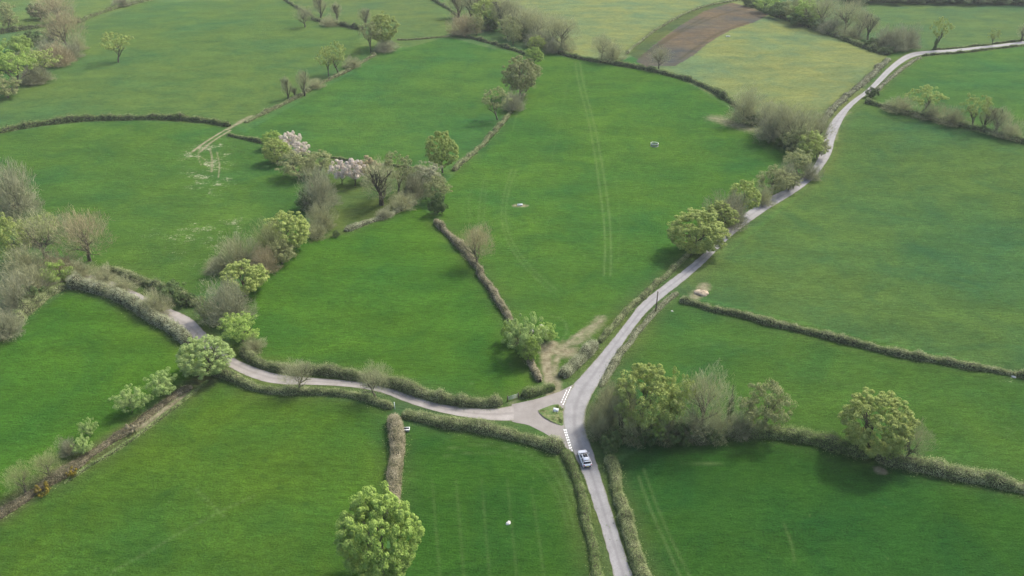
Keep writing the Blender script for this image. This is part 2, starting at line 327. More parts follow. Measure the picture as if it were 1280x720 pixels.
def ground_mat():
    m, nt, b = new_mat('ground_grass')
    p = pos(nt)
    A = nt.nodes.new('ShaderNodeAttribute'); A.attribute_name = 'sward'
    K = nt.nodes.new('ShaderNodeAttribute'); K.attribute_name = 'marks'
    sx = nt.nodes.new('ShaderNodeSeparateColor'); nt.links.new(K.outputs['Color'], sx.inputs[0])
    mp = nt.nodes.new('ShaderNodeMapping'); nt.links.new(p, mp.inputs[0]); mp.inputs['Rotation'].default_value = (0, 0, .35); mp.inputs['Scale'].default_value = (.35, 1, 1)
    big = noise(nt, .018, 4, .55, p); mid = noise(nt, .12, 5, .65, mp.outputs[0]); tuft = noise(nt, 1.1, 6, .85, mp.outputs[0]); fine = noise(nt, 3.2, 3, .7, p)
    v = math_(nt, 'MULTIPLY', rng_(nt, mid, .3, .7, .86, 1.14), rng_(nt, tuft, .3, .7, .66, 1.34))
    v = math_(nt, 'MULTIPLY', v, rng_(nt, fine, .3, .7, .72, 1.28))
    c = mixc(nt, 1.0, A.outputs['Color'], grey(nt, v), 'MULTIPLY')
    # yellower and bluer patches of sward
    c = mixc(nt, 1.0, c, ramp(nt, big, [(.36, (.80, .95, 1.12)), (.5, (1, 1, 1)), (.64, (1.15, 1.07, 1.0))]), 'MULTIPLY')
    patch = noise(nt, .06, 5, .7, p, .6)
    c = mixc(nt, 1.0, c, ramp(nt, patch, [(.36, (.78, .89, 1.03)), (.5, (1, 1, 1)), (.64, (1.15, 1.10, 1.0))]), 'MULTIPLY')
    tus = noise(nt, .42, 3, .6, p)
    c = mixc(nt, rng_(nt, tus, .62, .70, 0, .38), c, (.022, .062, .012)); c = mixc(nt, rng_(nt, tus, .32, .26, 0, .30), c, (.115, .17, .055))
    pl = math_(nt, 'MULTIPLY', sx.outputs[1], rng_(nt, noise(nt, .5, 4, .7, p), .35, .6, .3, 1), True)
    c = mixc(nt, pl, c, (.14, .195, .07))
    fl = noise(nt, .85, 5, .8, p, 1.6)
    flm = rng_(nt, math_(nt, 'ADD', fl, math_(nt, 'MULTIPLY', math_(nt, 'MULTIPLY', sx.outputs[2], rng_(nt, noise(nt, .16, 4, .7, p, .8), .38, .62, .1, 1.15)), .235)), .71, .82)
    soil = ramp(nt, noise(nt, .6, 5, .7, p), [(.35, (.15, .135, .08)), (.6, (.28, .255, .165))])
    c = mixc(nt, flm, c, (.33, .335, .22))
    wm = rng_(nt, math_(nt, 'ADD', math_(nt, 'MULTIPLY', sx.outputs[0], .95), math_(nt, 'MULTIPLY', noise(nt, .7, 5, .75, p), .8)), .58, 1.12)
    wm = math_(nt, 'MULTIPLY', wm, rng_(nt, sx.outputs[0], .02, .12), True)
    c = mixc(nt, wm, c, soil)
    nt.links.new(c, b.inputs['Base Color']); b.inputs['Roughness'].default_value = 1; b.inputs['Specular IOR Level'].default_value = 0
    bump(nt, b, math_(nt, 'ADD', tuft, math_(nt, 'MULTIPLY', fine, .5)), .8, .6)
    return m

# ------------------------------------------------------------------ roads
def strip(name, L, Rr, z, mat, step=1.0, nx=13):
    L = smooth_line(atl(L), 2); Rr = smooth_line(atl(Rr), 2)
    n = int(np.linalg.norm(np.diff(L[:, :2], axis=0), axis=1).sum() / step)
    L = resample_pair(L, n); Rr = resample_pair(Rr, n)
    n = len(L); t = np.linspace(0, 1, nx)[None, :, None]
    P = L[:, None, :] * (1 - t) + Rr[:, None, :] * t
    P[..., 0][:, 0] += rng.normal(0, .06, n); P[..., 0][:, -1] += rng.normal(0, .06, n)
    P[..., 2] = H(P[..., 0], P[..., 1]) + z
    ii = np.arange(n * nx).reshape(n, nx)
    Fq = np.stack([ii[:-1, :-1], ii[1:, :-1], ii[1:, 1:], ii[:-1, 1:]], -1).reshape(-1, 4)[:, ::-1]
    me = mesh(name, P.reshape(-1, 3), Fq, mat, smooth=True)
    ac = np.tile(np.abs(np.linspace(-1, 1, nx)), n); a = me.color_attributes.new('across', 'FLOAT_COLOR', 'POINT')
    a.data.foreach_set('color', np.stack([ac, ac, ac, np.ones(len(ac))], 1).astype(np.float32).ravel())
    return link(name, me, kind='structure')
def resample_pair(P, n): return resample(P, n=n)
def road_mat(name, a, bcol, cen):
    m, nt, b = new_mat(name); p = pos(nt)
    n1 = noise(nt, .35, 6, .7, p); n2 = noise(nt, 6, 3, .6, p)
    c = ramp(nt, n1, [(.32, a), (.68, bcol)])
    c = mixc(nt, 1.0, c, grey(nt, rng_(nt, n2, .3, .7, .88, 1.12)), 'MULTIPLY')
    st = noise(nt, .15, 5, .8, p, 1.2)
    c = mixc(nt, rng_(nt, st, .56, .66, 0, .45), c, cen)
    A = nt.nodes.new('ShaderNodeAttribute'); A.attribute_name = 'across'; ax = A.outputs['Fac']
    wv = math_(nt, 'ADD', ax, math_(nt, 'MULTIPLY', math_(nt, 'SUBTRACT', noise(nt, .5, 5, .75, p), .5), .5))
    c = mixc(nt, rng_(nt, wv, .28, .05, 0, .38), c, tuple(x * .62 for x in a))      # darker crown between the wheel tracks
    c = mixc(nt, rng_(nt, wv, .86, 1.02, 0, .85), c, (.115, .12, .055))            # grit and grass creeping over the edge
    nt.links.new(c, b.inputs['Base Color']); b.inputs['Roughness'].default_value = .9; bump(nt, b, n2, .2, .02)
    return m
def poly_sheet(name, px, z, mat, kind='structure', step=.9):
    """flat sheet with the outline px, draped on the terrain"""
    P = atl(px)[:, :2]; c = P.mean(0)
    rings = 8; Q = resample(np.vstack([P, P[:1]]), step=step)[:-1]; n = len(Q)
    V = [(*c, 0)]
    for r in range(1, rings + 1):
        for q in Q: V.append((*(c + (q - c) * r / rings), 0))
    V = np.array(V); V[:, 2] = H(V[:, 0], V[:, 1]) + (z if not callable(z) else np.array([z(np.linalg.norm(v[:2] - c)) for v in V]))
    Fc = [(0, 1 + i, 1 + (i + 1) % n) for i in range(n)]
    for r in range(rings - 1):
        a = 1 + r * n; b = a + n
        Fc += [(a + i, b + i, b + (i + 1) % n, a + (i + 1) % n) for i in range(n)]
    return V, Fc

# ------------------------------------------------------------------ trees
def grow(rnd, levels, spread, trunk_h, trunk_r, H0, up=.25, lean=(0, 0), kids=(7, 5, 5, 5), first=.45):
    """returns thick branches and thin twigs of a broad-crowned tree"""
    thick = []; thin = []
    def branch(p, d, L, r, lv):
        n = 4 if lv < 2 else 3; pts = [p]; q = p.copy(); dd = d.copy()
        for i in range(n):
            dd = (dd + Vector((rnd.gauss(0, .16), rnd.gauss(0, .16), rnd.gauss(0, .1) + (up * .3 if lv else 0)))).normalized()
            q = q + dd * L / n; pts.append(q.copy())
        rads = [r * (1 - .62 * i / n) for i in range(n + 1)]
        if lv < levels: thick.append((pts, rads))
        else: thin.extend((pts[i], pts[i + 1], rads[i] * 2) for i in range(n))
        if lv >= levels: return
        for k in range(kids[min(lv, len(kids) - 1)]):
            t = (first if lv == 0 else .25) + (1 - (first if lv == 0 else .25)) * ((k + rnd.random()) / kids[min(lv, len(kids) - 1)])
            i = min(int(t * n), n - 1); f = t * n - i
            b = pts[i].lerp(pts[i + 1], f)
            axis = (pts[i + 1] - pts[i]).normalized()
            sd_ = axis.cross(Vector((rnd.gauss(0, 1), rnd.gauss(0, 1), rnd.gauss(0, 1)))).normalized()
            an = R(rnd.uniform(*spread[min(lv, len(spread) - 1)]))
            nd = (axis * math.cos(an) + sd_ * math.sin(an) + Vector((0, 0, up if lv else up * 1.2))).normalized()
            if nd.z < -.25: nd.z *= .3; nd.normalize()
            branch(b, nd, L * rnd.uniform(.5, .8) * (.95 if lv else 1.0), rads[i] * rnd.uniform(.45, .62), lv + 1)
    branch(Vector((0, 0, -.3)), Vector((lean[0], lean[1], 1)).normalized(), trunk_h, trunk_r, 0)
    return thick, thin
def thick_mesh(thick):
    V = []; Fc = []
    for pts, rads in thick:
        n = 7 if rads[0] > .15 else (5 if rads[0] > .06 else 3)
        v, f = tube(pts, rads, n); b = len(V); V += v; Fc += [tuple(i + b for i in q) for q in f]
    return np.array(V), Fc
PROTO = {}
def finish(key, TV, TF, tm, CV, CF, cm):
    """scale to unit height and unit crown radius"""
    m_ = np.array([np.median(CV[:, 0]), np.median(CV[:, 1]), 0]); CV = CV - m_; TV = TV - m_ * np.clip(TV[:, 2:3] / 3, 0, 1)
    r = np.percentile(np.hypot(CV[:, 0] - np.median(CV[:, 0]), CV[:, 1] - np.median(CV[:, 1])), 97); top = np.percentile(CV[:, 2], 99.6)
    s = np.array([1 / r, 1 / r, 1 / top])
    PROTO[key] = (mesh(key + '_trunk', TV * s, TF, tm, smooth=True), mesh(key + '_crown', CV * s, CF, cm))
def bare_tree(key, seed, mat='twig', rx=5.6, hgt=11, base=2.6, ntw=3000, tw=.036, trunk_h=None, bark='bark', lobes=.14, shell=.25, spread=((32, 68), (25, 55), (20, 55)), kids=(9, 6, 5), first=.35, low=False):
    rnd = random.Random(seed); g = np.random.default_rng(seed)
    thick, thin = grow(rnd, 3, spread, trunk_h or hgt * .52, .40 * hgt / 11, hgt, .2, (rnd.uniform(-.12, .12), rnd.uniform(-.08, .08)), kids, first)
    TV, TF = thick_mesh(thick)
    rr = np.hypot(TV[:, 0], TV[:, 1]); lim = rx * .85; q = np.where(rr > lim, lim / np.maximum(rr, 1e-6), 1); TV[:, 0] *= q; TV[:, 1] *= q; TV[:, 2] = np.where(TV[:, 2] > hgt * .88, hgt * .88, TV[:, 2])
    cz = base + (hgt - base) * (.15 if low else .42); rz = hgt - cz; ph = g.uniform(0, 6.28, 6)
    d = unit(g.normal(size=(ntw, 3)) + np.array([0, 0, .45])); r = (shell ** 3 + (1 - shell ** 3) * g.random(ntw)) ** (1 / 2.4)
    th = np.arctan2(d[:, 1], d[:, 0])
    k = 1 + lobes * (np.sin(2 * th + ph[0]) * .6 + np.sin(3 * th + ph[1] + 3 * d[:, 2]) + .8 * np.sin(6 * th + ph[2] + 5 * d[:, 2]) * .8) + g.normal(0, .05, ntw)
    zz = np.where(d[:, 2] < 0, d[:, 2] * (cz - base * .6) * .9, d[:, 2] * rz)
    A = np.stack([d[:, 0] * rx * r * k, d[:, 1] * rx * r * k, cz + zz * r * k], 1)
    org = np.array([0, 0, base * .6])
    D = unit(unit(A - org) * .9 + g.normal(0, .42, A.shape) + np.array([0, 0, .25])); L = g.uniform(.5, 1.5, (ntw, 1))
    V1, F1 = ribbons(A - D * L * .6, A + D * L * .4, g.uniform(.6, 1.5, ntw) * tw)
    B = np.array([t[1] for t in thin]); A0 = np.array([t[0] for t in thin]); ww = np.array([t[2] for t in thin])
    ok = (np.hypot(B[:, 0], B[:, 1]) < rx) & (B[:, 2] < hgt * .98)
    V2, F2 = ribbons(A0[ok], B[ok], np.maximum(ww[ok], tw))
    finish(key, TV, TF, M[bark], np.vstack([V1, V2]), np.vstack([F1, F2 + len(V1)]), M[mat])
def leafy_tree(key, seed, mat, rx=5.5, hgt=11, base=2.2, nclump=110, per=170, leaf=.3, bark='bark', clump=(.8, 1.5), shell=.55, flat=.85, lobes=.18, holes=0.0, ragged=.25):
    rnd = random.Random(seed); g = np.random.default_rng(seed)
    thick, thin = grow(rnd, 3, ((30, 65), (25, 50), (20, 50)), hgt * .5, .36 * hgt / 11, hgt, .22, (rnd.uniform(-.06, .06), rnd.uniform(-.06, .06)), (8, 5, 3), .35)
    TV, TF = thick_mesh(thick)
    rr = np.hypot(TV[:, 0], TV[:, 1]); lim = rx * .66; s = np.where(rr > lim, lim / np.maximum(rr, 1e-6), 1); TV[:, 0] *= s; TV[:, 1] *= s; TV[:, 2] = np.where(TV[:, 2] > hgt * .72, hgt * .72, TV[:, 2])
    cz = base + (hgt - base) * .48; rz = (hgt - base) * .52
    ph = g.uniform(0, 6.28, 6)
    C = []; rad = []
    while len(C) < nclump:
        d = unit(g.normal(size=3)); q = shell + (1 - shell) * g.random() ** .5
        th = math.atan2(d[1], d[0])
        k = 1 + lobes * math.sin(2 * th + ph[0]) * .5 + lobes * math.sin(3 * th + ph[1] + 2 * d[2]) + lobes * .7 * math.sin(5 * th + ph[2] + 4 * d[2])
        if holes and math.sin(4 * th + ph[3]) * math.sin(5 * d[2] + ph[4]) > 1 - holes * 1.6: continue
        c = np.array([d[0] * rx * q * k, d[1] * rx * q * k, cz + d[2] * rz * q * (1 + ragged * g.normal() * .4)])
        if d[2] < 0: c[2] = cz + d[2] * rz * q * flat
        C.append(c); rad.append(g.uniform(*clump) * (1.0 - .25 * abs(d[2])))
    C = np.array(C); rad = np.array(rad)
    n = nclump * per; idx = np.repeat(np.arange(nclump), per)
    D = unit(g.normal(size=(n, 3)) + np.array([0, 0, .35]))
    q = (1.05 - .42 * g.random(n) ** 2.2)[:, None]
    P = C[idx] + D * rad[idx][:, None] * q * np.array([1.1, 1.1, .75])
    Nn = D * 1.1 + g.normal(0, .33, (n, 3)) + np.array([0, 0, .6])
    V1, F1 = quads(P, Nn, np.full(n, leaf))
    finish(key, TV, TF, M[bark], V1, F1, M[mat])

for i in range(3): leafy_tree('oak%d' % i, 11 + i, 'oak', nclump=270 + 20 * i, per=80, leaf=.25, clump=(.38, .9), lobes=.10 + .04 * i, base=1.5)
leafy_tree('hero', 31, 'oakgreen', rx=6, hgt=12, base=.8, nclump=560, per=140, leaf=.20, clump=(.32, .8), lobes=.07, ragged=.3)
for i in range(2): leafy_tree('dome%d' % i, 41 + i, 'oak', nclump=420, per=85, leaf=.22, clump=(.32, .75), lobes=.05, base=.5)
for i in range(3): leafy_tree('lime%d' % i, 51 + i, 'lime', rx=5.2, hgt=8, base=.8, nclump=130, per=120, leaf=.22, clump=(.4, 1.1), shell=.35, lobes=.28, holes=.3, ragged=.7)
for i in range(3): leafy_tree('olive%d' % i, 61 + i, 'olive', rx=5.2, hgt=9.5, base=1.2, nclump=130, per=80, leaf=.25, clump=(.5, 1.1), shell=.4, lobes=.2, holes=.2)
for i in range(2): leafy_tree('thin%d' % i, 66 + i, 'oak', rx=5.6, hgt=11, base=4.0, nclump=90, per=60, leaf=.27, clump=(.5, 1.0), shell=.5, lobes=.2, holes=.3)
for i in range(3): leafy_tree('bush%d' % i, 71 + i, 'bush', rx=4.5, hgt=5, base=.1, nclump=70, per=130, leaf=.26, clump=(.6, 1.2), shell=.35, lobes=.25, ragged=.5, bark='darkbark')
for i in range(2): leafy_tree('blossom%d' % i, 81 + i, 'blossom', rx=4.2, hgt=6.5, base=1.8, nclump=60, per=120, leaf=.25, clump=(.5, 1.0), shell=.4, lobes=.2, holes=.3, bark='darkbark')
leafy_tree('gorse0', 91, 'gorse', rx=2.2, hgt=2, base=.0, nclump=30, per=90, leaf=.16, clump=(.35, .6), lobes=.2, bark='darkbark')
for i in range(4): bare_tree('bare%d' % i, 101 + i, 'twig')
for i in range(2): bare_tree('rose%d' % i, 111 + i, 'twigrose', ntw=3900)
for i in range(3): bare_tree('shrub%d' % i, 121 + i, 'twiggrey', rx=4.6, hgt=7, base=.4, ntw=5200, trunk_h=3.4, first=.03, spread=((30, 70), (25, 60), (20, 60)), lobes=.18, low=True, tw=.045)
for i in range(3): bare_tree('scrub%d' % i, 131 + i, 'twig', rx=4.6, hgt=6, base=.3, ntw=4400, trunk_h=3.0, first=.03, spread=((30, 70), (25, 60), (20, 60)), lobes=.25, low=True, tw=.045)
for i in range(2): bare_tree('upright%d' % i, 141 + i, 'twig', rx=3.6, hgt=12, base=2.5, ntw=2400, spread=((6, 24), (15, 35), (20, 45)), kids=(12, 5, 4), trunk_h=9, first=.06, bark='darkbark')
# slender sapling hung with ivy
def ivy_stem():
    g = np.random.default_rng(5)
    v, f = tube([(0, 0, -.2), (.1, 0, 2), (.15, .1, 4.5), (.5, .2, 7)], [.16, .13, .1, .04], 7)
    n = 1500; z = g.uniform(.4, 5.2, n); a = g.uniform(0, 6.28, n); r = .45 + .2 * np.sin(z * 2.2) + g.normal(0, .12, n)
    P = np.stack([np.cos(a) * r + .1, np.sin(a) * r, z], 1); V1, F1 = quads(P, np.stack([np.cos(a), np.sin(a), np.full(n, .4)], 1) + g.normal(0, .4, (n, 3)), np.full(n, .22))
    s = np.array([1, 1, 1 / 7])
    PROTO['ivy0'] = (mesh('ivy_trunk', np.array(v) * s, f, M['bark']), mesh('ivy_crown', V1 * s, F1, M['bush']))
ivy_stem()
NVAR = dict(oak=3, hero=1, dome=2, lime=3, olive=3, thin=2, bush=3, blossom=2, gorse=1, bare=4, rose=2, shrub=3, scrub=3, upright=2, ivy=1)
NAME = dict(oak='oak_tree', hero='oak_tree', dome='oak_tree', lime='leafy_tree', olive='leafy_tree', thin='oak_tree', bush='bush', blossom='blossom_tree', gorse='gorse_bush',
            bare='bare_tree', rose='bare_tree', shrub='bare_shrub', scrub='bare_shrub', upright='bare_tree', ivy='ivy_clad_tree')
CAT = dict(bush='bush', gorse='bush', shrub='shrub', scrub='shrub')
GROUP = dict(oak='yellow green trees along the hedges', hero=None, dome='yellow green trees along the hedges', lime='pale green trees by the ditch and lane', olive='olive trees coming into leaf',
             thin='yellow green trees along the hedges', bush='dark green bushes in the hedgerows', blossom='blossoming orchard trees', gorse='gorse bushes on the ditch bank', bare='bare trees in the hedgerows',
             rose='bare trees in the hedgerows', shrub='bare shrubs in the hedgerows', scrub='bare shrubs in the hedgerows', upright='bare trees in the hedgerows', ivy='bare trees in the hedgerows')
cnt = {}
def tree(kind, cx, by, wpx, hpx, label, var=None, mat=None, group=None):
    lean = 1.0 if kind in ('oak', 'dome', 'olive', 'shrub', 'scrub', 'bush', 'lime', 'hero') else .45
    cx -= (cx - 640) * hpx * .5 * lean / (2004 - by)
    P = at(cx, by); dz = depth(P); dep = math.atan2(CAMZ - P[2], math.hypot(P[0], P[1]))
    gain = {'hero': 1.0, 'dome': .97, 'ivy': 1, 'gorse': 1, 'oak': 1.06, 'lime': 1.0}.get(kind, 1.14); wpx *= gain; hpx *= 1 + (gain - 1) * .7
    W = wpx * dz / F; Ht = max(W * .28, (hpx * dz / F - .33 * W / 2 * math.sin(dep)) / math.cos(dep))
    i = cnt.get(kind, 0); cnt[kind] = i + 1
    tr, cr = PROTO['%s%d' % (kind, (i if var is None else var) % NVAR[kind])] if kind != 'hero' else PROTO['hero']
    r = link(NAME[kind], None, loc=(P[0], P[1], P[2]), label=label, cat=CAT.get(kind, 'tree'), group=group or GROUP[kind])
    r.rotation_euler = (0, 0, random.uniform(0, 6.28)); r.scale = (W / 2, W / 2, Ht)
    r.empty_display_size = 1
    link('trunk', tr, r); c = link('crown', cr, r)
    if mat:
        c.material_slots[0].link = 'OBJECT'; c.material_slots[0].material = M[mat]
    return r

# ------------------------------------------------------------------ hedgerows: material, label, centre line on the photo, width, height
HEDGES = [
 ('h_mixed', 'clipped hedge between the grey road and the dark green field, below the bare thicket', [(762,572),(770,605),(780,640),(792,680),(805,719),(822,775),(848,860),(880,980)], 2.7, 1.5),
 ('h_green', 'low green hedge along the verge beside the white car, field of stripes behind it', [(706,562),(722,597),(731,640),(739,680),(748,719),(760,775),(785,870),(815,980)], 2.0, 1.0),
 ('h_mixed', 'thick clipped hedge under the lane, curving from the white post to the junction', [(503,519),(540,527),(600,538),(650,546),(688,558),(703,566)], 2.7, 1.6),
 ('h_brown', 'broad brown flat-topped hedge running straight down to the big green tree', [(494,523),(495,560),(494,600),(490,635),(488,652)], 2.9, 1.7),
 ('h_mixed', 'low rounded hedge on the field side of the lane, ending at the white post', [(262,463),(290,474),(320,487),(360,491),(420,492),(460,499),(492,510)], 2.0, 1.4),
 ('h_mixed', 'long tall hedge above the curving lane, from the grey round shrub to the field gate', [(303,440),(322,456),(350,462),(400,466),(440,470),(480,479),(520,491),(560,503),(600,508),(628,504)], 2.6, 1.9),
 ('h_green', 'short hedge between the field gate and the muddy gateway', [(652,497),(672,490),(692,484)], 2.4, 1.9),
 ('h_brown', 'narrow brown hedge between the inner field and the wide central field', [(545,278),(575,307),(600,342),(620,372),(635,396),(650,430),(663,458),(675,478)], 1.9, 1.5),
 ('h_grey', 'bulky grey hedge beside the muddy gateway and the road', [(703,473),(717,459),(733,443),(745,432)], 3.2, 2.0),
 ('h_mixed', 'low dark hedge along the upper side of the road below the round roadside tree', [(748,429),(772,402),(793,379),(828,350),(855,325),(872,306)], 1.6, 1.0),
 ('h_grey', 'scrubby brown roadside bank opposite the muddy gateway, past the wooden pole', [(752,484),(768,455),(784,432),(806,402),(826,382),(848,367)], 1.8, .6),
 ('h_mixed', 'long thin hedge running from the soil heap across the right side fields', [(850,376),(872,383),(900,390),(960,404),(1040,424),(1100,439),(1160,450),(1230,463),(1280,470),(1400,495),(1650,548)], 1.9, 1.3),
 ('h_green', 'dark hedge at the foot of the bare thicket, above the darkest green field', [(750,552),(800,546),(850,543),(900,542),(960,543),(1000,547),(1060,563),(1090,572)], 3.2, 2.0),
 ('h_mixed', 'thick brownish hedge from the pale round tree to the right edge', [(1094,573),(1130,581),(1200,596),(1280,612),(1400,640),(1650,695)], 3.0, 2.0),
 ('h_green', 'dark hedge under the two slender yellow green trees at the upper right', [(1082,128),(1120,139),(1160,149),(1200,158),(1240,168),(1280,179),(1400,208),(1650,262)], 2.6, 2.2),
 ('h_green', 'thin dark hedge on the far side of the narrow lane at the upper right', [(1165,62.5),(1200,60.5),(1280,50.5),(1400,35),(1600,7)], 1.2, 1.0),
 ('h_green', 'thin dark hedge on the near side of the narrow lane at the upper right', [(1152,70.5),(1172,68.5),(1205,66.5),(1282,57),(1400,41),(1600,13)], 1.2, 1.0),
 ('h_grey', 'grey scrubby verge on the outer bend of the far road', [(1150,72),(1132,82),(1118,94),(1100,110),(1086,122)], 2.2, .7),
 ('h_grey', 'wide grey bank between the far road and the yellow stubble field', [(1110,74),(1092,92),(1078,105),(1062,117),(1042,135),(1030,150),(1024,162)], 3.6, 1.0),
 ('h_green', 'dark hedge between the central field and the yellow stubble field', [(698,67),(720,73),(760,79),(800,86),(850,97),(880,108),(905,122),(930,139),(960,160),(985,180),(1000,192)], 2.6, 2.0),
 ('h_green', 'dark hedge at the foot of the far belt beside the stubble field', [(930,0),(955,15),(985,26),(1020,37),(1060,52),(1090,64),(1110,69)], 3.2, 2.2),
 ('h_mixed', 'strip of hedge curving round the ploughed brown plot', [(783,68),(793,58),(812,43),(835,29),(860,15),(890,6),(925,0)], 1.8, 1.0),
 ('h_mixed', 'grey stony hedgebank dropping from the round tree towards the orchard', [(655,118),(640,138),(630,152),(618,165),(605,180),(585,198),(566,214)], 1.9, 1.2),
 ('h_green', 'low dark hedge joining the yellow tree pair to the worn track', [(286,169),(300,173),(318,176),(334,180)], 1.8, 1.3),
 ('h_green', 'low broken hedge behind the blossom trees', [(385,194),(420,198),(450,204),(480,206),(520,210),(545,214)], 1.3, .8),
 ('h_mixed', 'pale hedgebank rising from the worn track past the bare stems', [(306,154),(322,146),(345,135),(370,123),(400,105),(430,91),(450,80),(470,68)], 2.2, 1.1),
 ('h_mixed', 'faint thin hedge between the leafy tree clump and the far copse', [(496,50),(520,50),(545,47),(568,45)], 1.2, .8),
 ('h_green', 'dark hedge below the far copse meeting the central field', [(566,44),(590,48),(620,56),(645,64),(668,72)], 2.4, 1.7),
 ('h_green', 'dark hedge running up from the copse to the top edge', [(540,0),(555,8),(568,16),(574,22)], 2.2, 1.8),
 ('h_green', 'dark hedge with bare stems behind the lone grey tree', [(391,24),(400,28),(420,31),(440,35),(455,38)], 2.8, 2.2),
 ('h_green', 'short dark hedge leaving the top edge towards the lone grey tree', [(350,-4),(360,3),(375,12),(390,20)], 2.0, 1.6),
 ('h_green', 'long dark hedge across the left fields, ending at the worn track', [(-260,215),(-60,178),(0,166),(40,158),(100,151),(160,149),(220,149),(262,153),(288,158)], 2.8, 2.2),
 ('h_green', 'dark hedge rising to the top edge beside the reddish bare tree', [(97,29),(120,19),(150,9),(178,3),(200,-3)], 3.0, 2.4),
 ('h_green', 'dark far hedge below the small bright field at the top left corner', [(-40,52),(0,42),(30,38),(60,33),(90,28)], 3.0, 2.5),
 ('h_mixed', 'rough dark hedge along the upper side of the sunken lane', [(128,338),(150,341),(175,351),(205,364),(228,374),(246,384)], 2.6, 2.0),
 ('h_grey', 'grey twiggy hedge on the lower side of the sunken lane', [(85,357),(110,361),(135,368),(160,380),(185,395),(205,408),(222,418),(240,430)], 3.2, 2.2),
 ('h_mixed', 'dark hedge corner at the foot of the left bare thicket', [(-60,448),(0,424),(20,405),(45,382),(65,368),(82,359)], 2.8, 2.2),
 ('h_ditch', 'low brown bramble strip along the ditch below the pale green trees', [(100,577),(125,561),(150,543),(172,529),(190,515),(205,504),(222,492),(240,484)], 2.2, .6),
 ('h_ditch', 'rough low hedge along the ditch at the left edge, around the gorse bushes', [(-160,735),(-40,668),(0,645),(25,630),(50,612),(72,597),(100,580),(112,571)], 2.6, .8),
 ('h_green', 'thin dark growth on the lower lip of the ditch', [(80,604),(118,580),(162,551),(200,522),(236,496),(262,476)], .8, .5),
 ('h_grey', 'low grey scrub at the orchard edge above the inner field', [(432,290),(450,283),(470,276),(490,268),(508,259),(520,253)], 2.2, 1.1),
 ('h_green', 'dark distant hedge along the top edge at the upper right', [(1050,-1),(1100,2),(1160,3.5),(1220,4),(1290,5),(1400,6)], 4.0, 4.0),
]
def hedge(mat, label, px, wd, ht):
    wd *= .86; ht *= .92
    P = resample(smooth_line(atl(px), 2), step=.7); n = len(P)
    o = P[n // 2].copy(); d = np.gradient(P[:, :2], axis=0); d = unit(d); nn = np.stack([-d[:, 1], d[:, 0]], 1)
    kk = max(3, n // 6); bumpy = np.interp(np.arange(n), np.linspace(0, n - 1, kk), rng.uniform(.65, 1.3, kk)) * np.interp(np.arange(n), np.linspace(0, n - 1, kk * 3), rng.uniform(.75, 1.22, kk * 3))
    for _ in range(max(1, n // 16)): bumpy = bumpy + rng.uniform(.15, .6) * np.exp(-((np.arange(n) - rng.uniform(0, n)) / rng.uniform(1.0, 2.2)) ** 2)
    wob = np.interp(np.arange(n), np.linspace(0, n - 1, kk), rng.uniform(-.4, .4, kk))
    taper = np.clip(np.minimum(np.arange(n), np.arange(n)[::-1]) / 2.0 + .4, 0, 1)
    prof = np.array([(-1, -.05), (-1.02, .35), (-.85, .8), (-.5, 1), (0, 1.04), (.5, 1), (.85, .8), (1.02, .35), (1, -.05)])
    m = len(prof); W = (wd / 2 * (.5 + .5 * bumpy) * taper)[:, None]; Ht = (ht * bumpy * taper)[:, None]
    def surf(k, off, zz):
        """point on the hedge skin: k index along (float), off across -1..1, zz height 0..1"""
        i = np.arange(n); f = lambda a: np.interp(k, i, a)
        x = f(P[:, 0]) + f(nn[:, 0]) * (off * f(W[:, 0]) + f(wob)); y = f(P[:, 1]) + f(nn[:, 1]) * (off * f(W[:, 0]) + f(wob))
        return np.stack([x, y, H(x, y) + zz * f(Ht[:, 0])], 1)
    V = []
    for j in range(m):
        V.append(surf(np.arange(n), prof[j, 0] * .86 * rng.uniform(.92, 1.08, n), prof[j, 1] * .86 * rng.uniform(.94, 1.06, n)))
    V = np.stack(V, 1).reshape(-1, 3) - o
    ii = np.arange(n * m).reshape(n, m)
    Fc = np.stack([ii[:-1, :-1], ii[:-1, 1:], ii[1:, 1:], ii[1:, :-1]], -1).reshape(-1, 4)
    L = n * .7; dist = math.hypot(math.hypot(*o[:2]), CAMZ); sz = float(np.clip(dist / 900, .17, .5))
    N = int(min(60000, L * (wd + 2 * ht) * 2.1 / sz ** 2)) 
    k = rng.uniform(0, n - 1, N); u = rng.uniform(0, 1, N) * (m - 1); j = u.astype(int); f = u - j
    a = prof[j]; b = prof[np.minimum(j + 1, m - 1)]; q = a * (1 - f)[:, None] + b * f[:, None]
    C = surf(k, q[:, 0] * rng.uniform(.84, 1.12, N), np.maximum(q[:, 1], .0) * rng.uniform(.82, 1.12, N)) - o
    C[:, 2] += rng.exponential(.09, N) * (q[:, 1] > .7) * ht
    nx = np.interp(k, np.arange(n), nn[:, 0]); ny = np.interp(k, np.arange(n), nn[:, 1])
    Nn = np.stack([nx * q[:, 0], ny * q[:, 0], (q[:, 1] - .1) * 1.3 + .3], 1) + rng.normal(0, .45, (N, 3))
    V2, F2 = quads(C, Nn, np.full(N, sz))
    # loose shoots standing out of the top and sides
    Nt = N // 5; kt = rng.uniform(0, n - 1, Nt); ot = rng.uniform(-1, 1, Nt); C3 = surf(kt, ot, rng.uniform(.35, .95, Nt)) - o
    D3 = unit(np.stack([np.interp(kt, np.arange(n), nn[:, 0]) * ot, np.interp(kt, np.arange(n), nn[:, 1]) * ot, np.full(Nt, 1.0)], 1) + rng.normal(0, .4, (Nt, 3)))
    V3, F3 = ribbons(C3, C3 + D3 * rng.uniform(.2, .75, (Nt, 1)) * (.4 + .3 * ht), np.full(Nt, .045 if dist < 200 else .08))
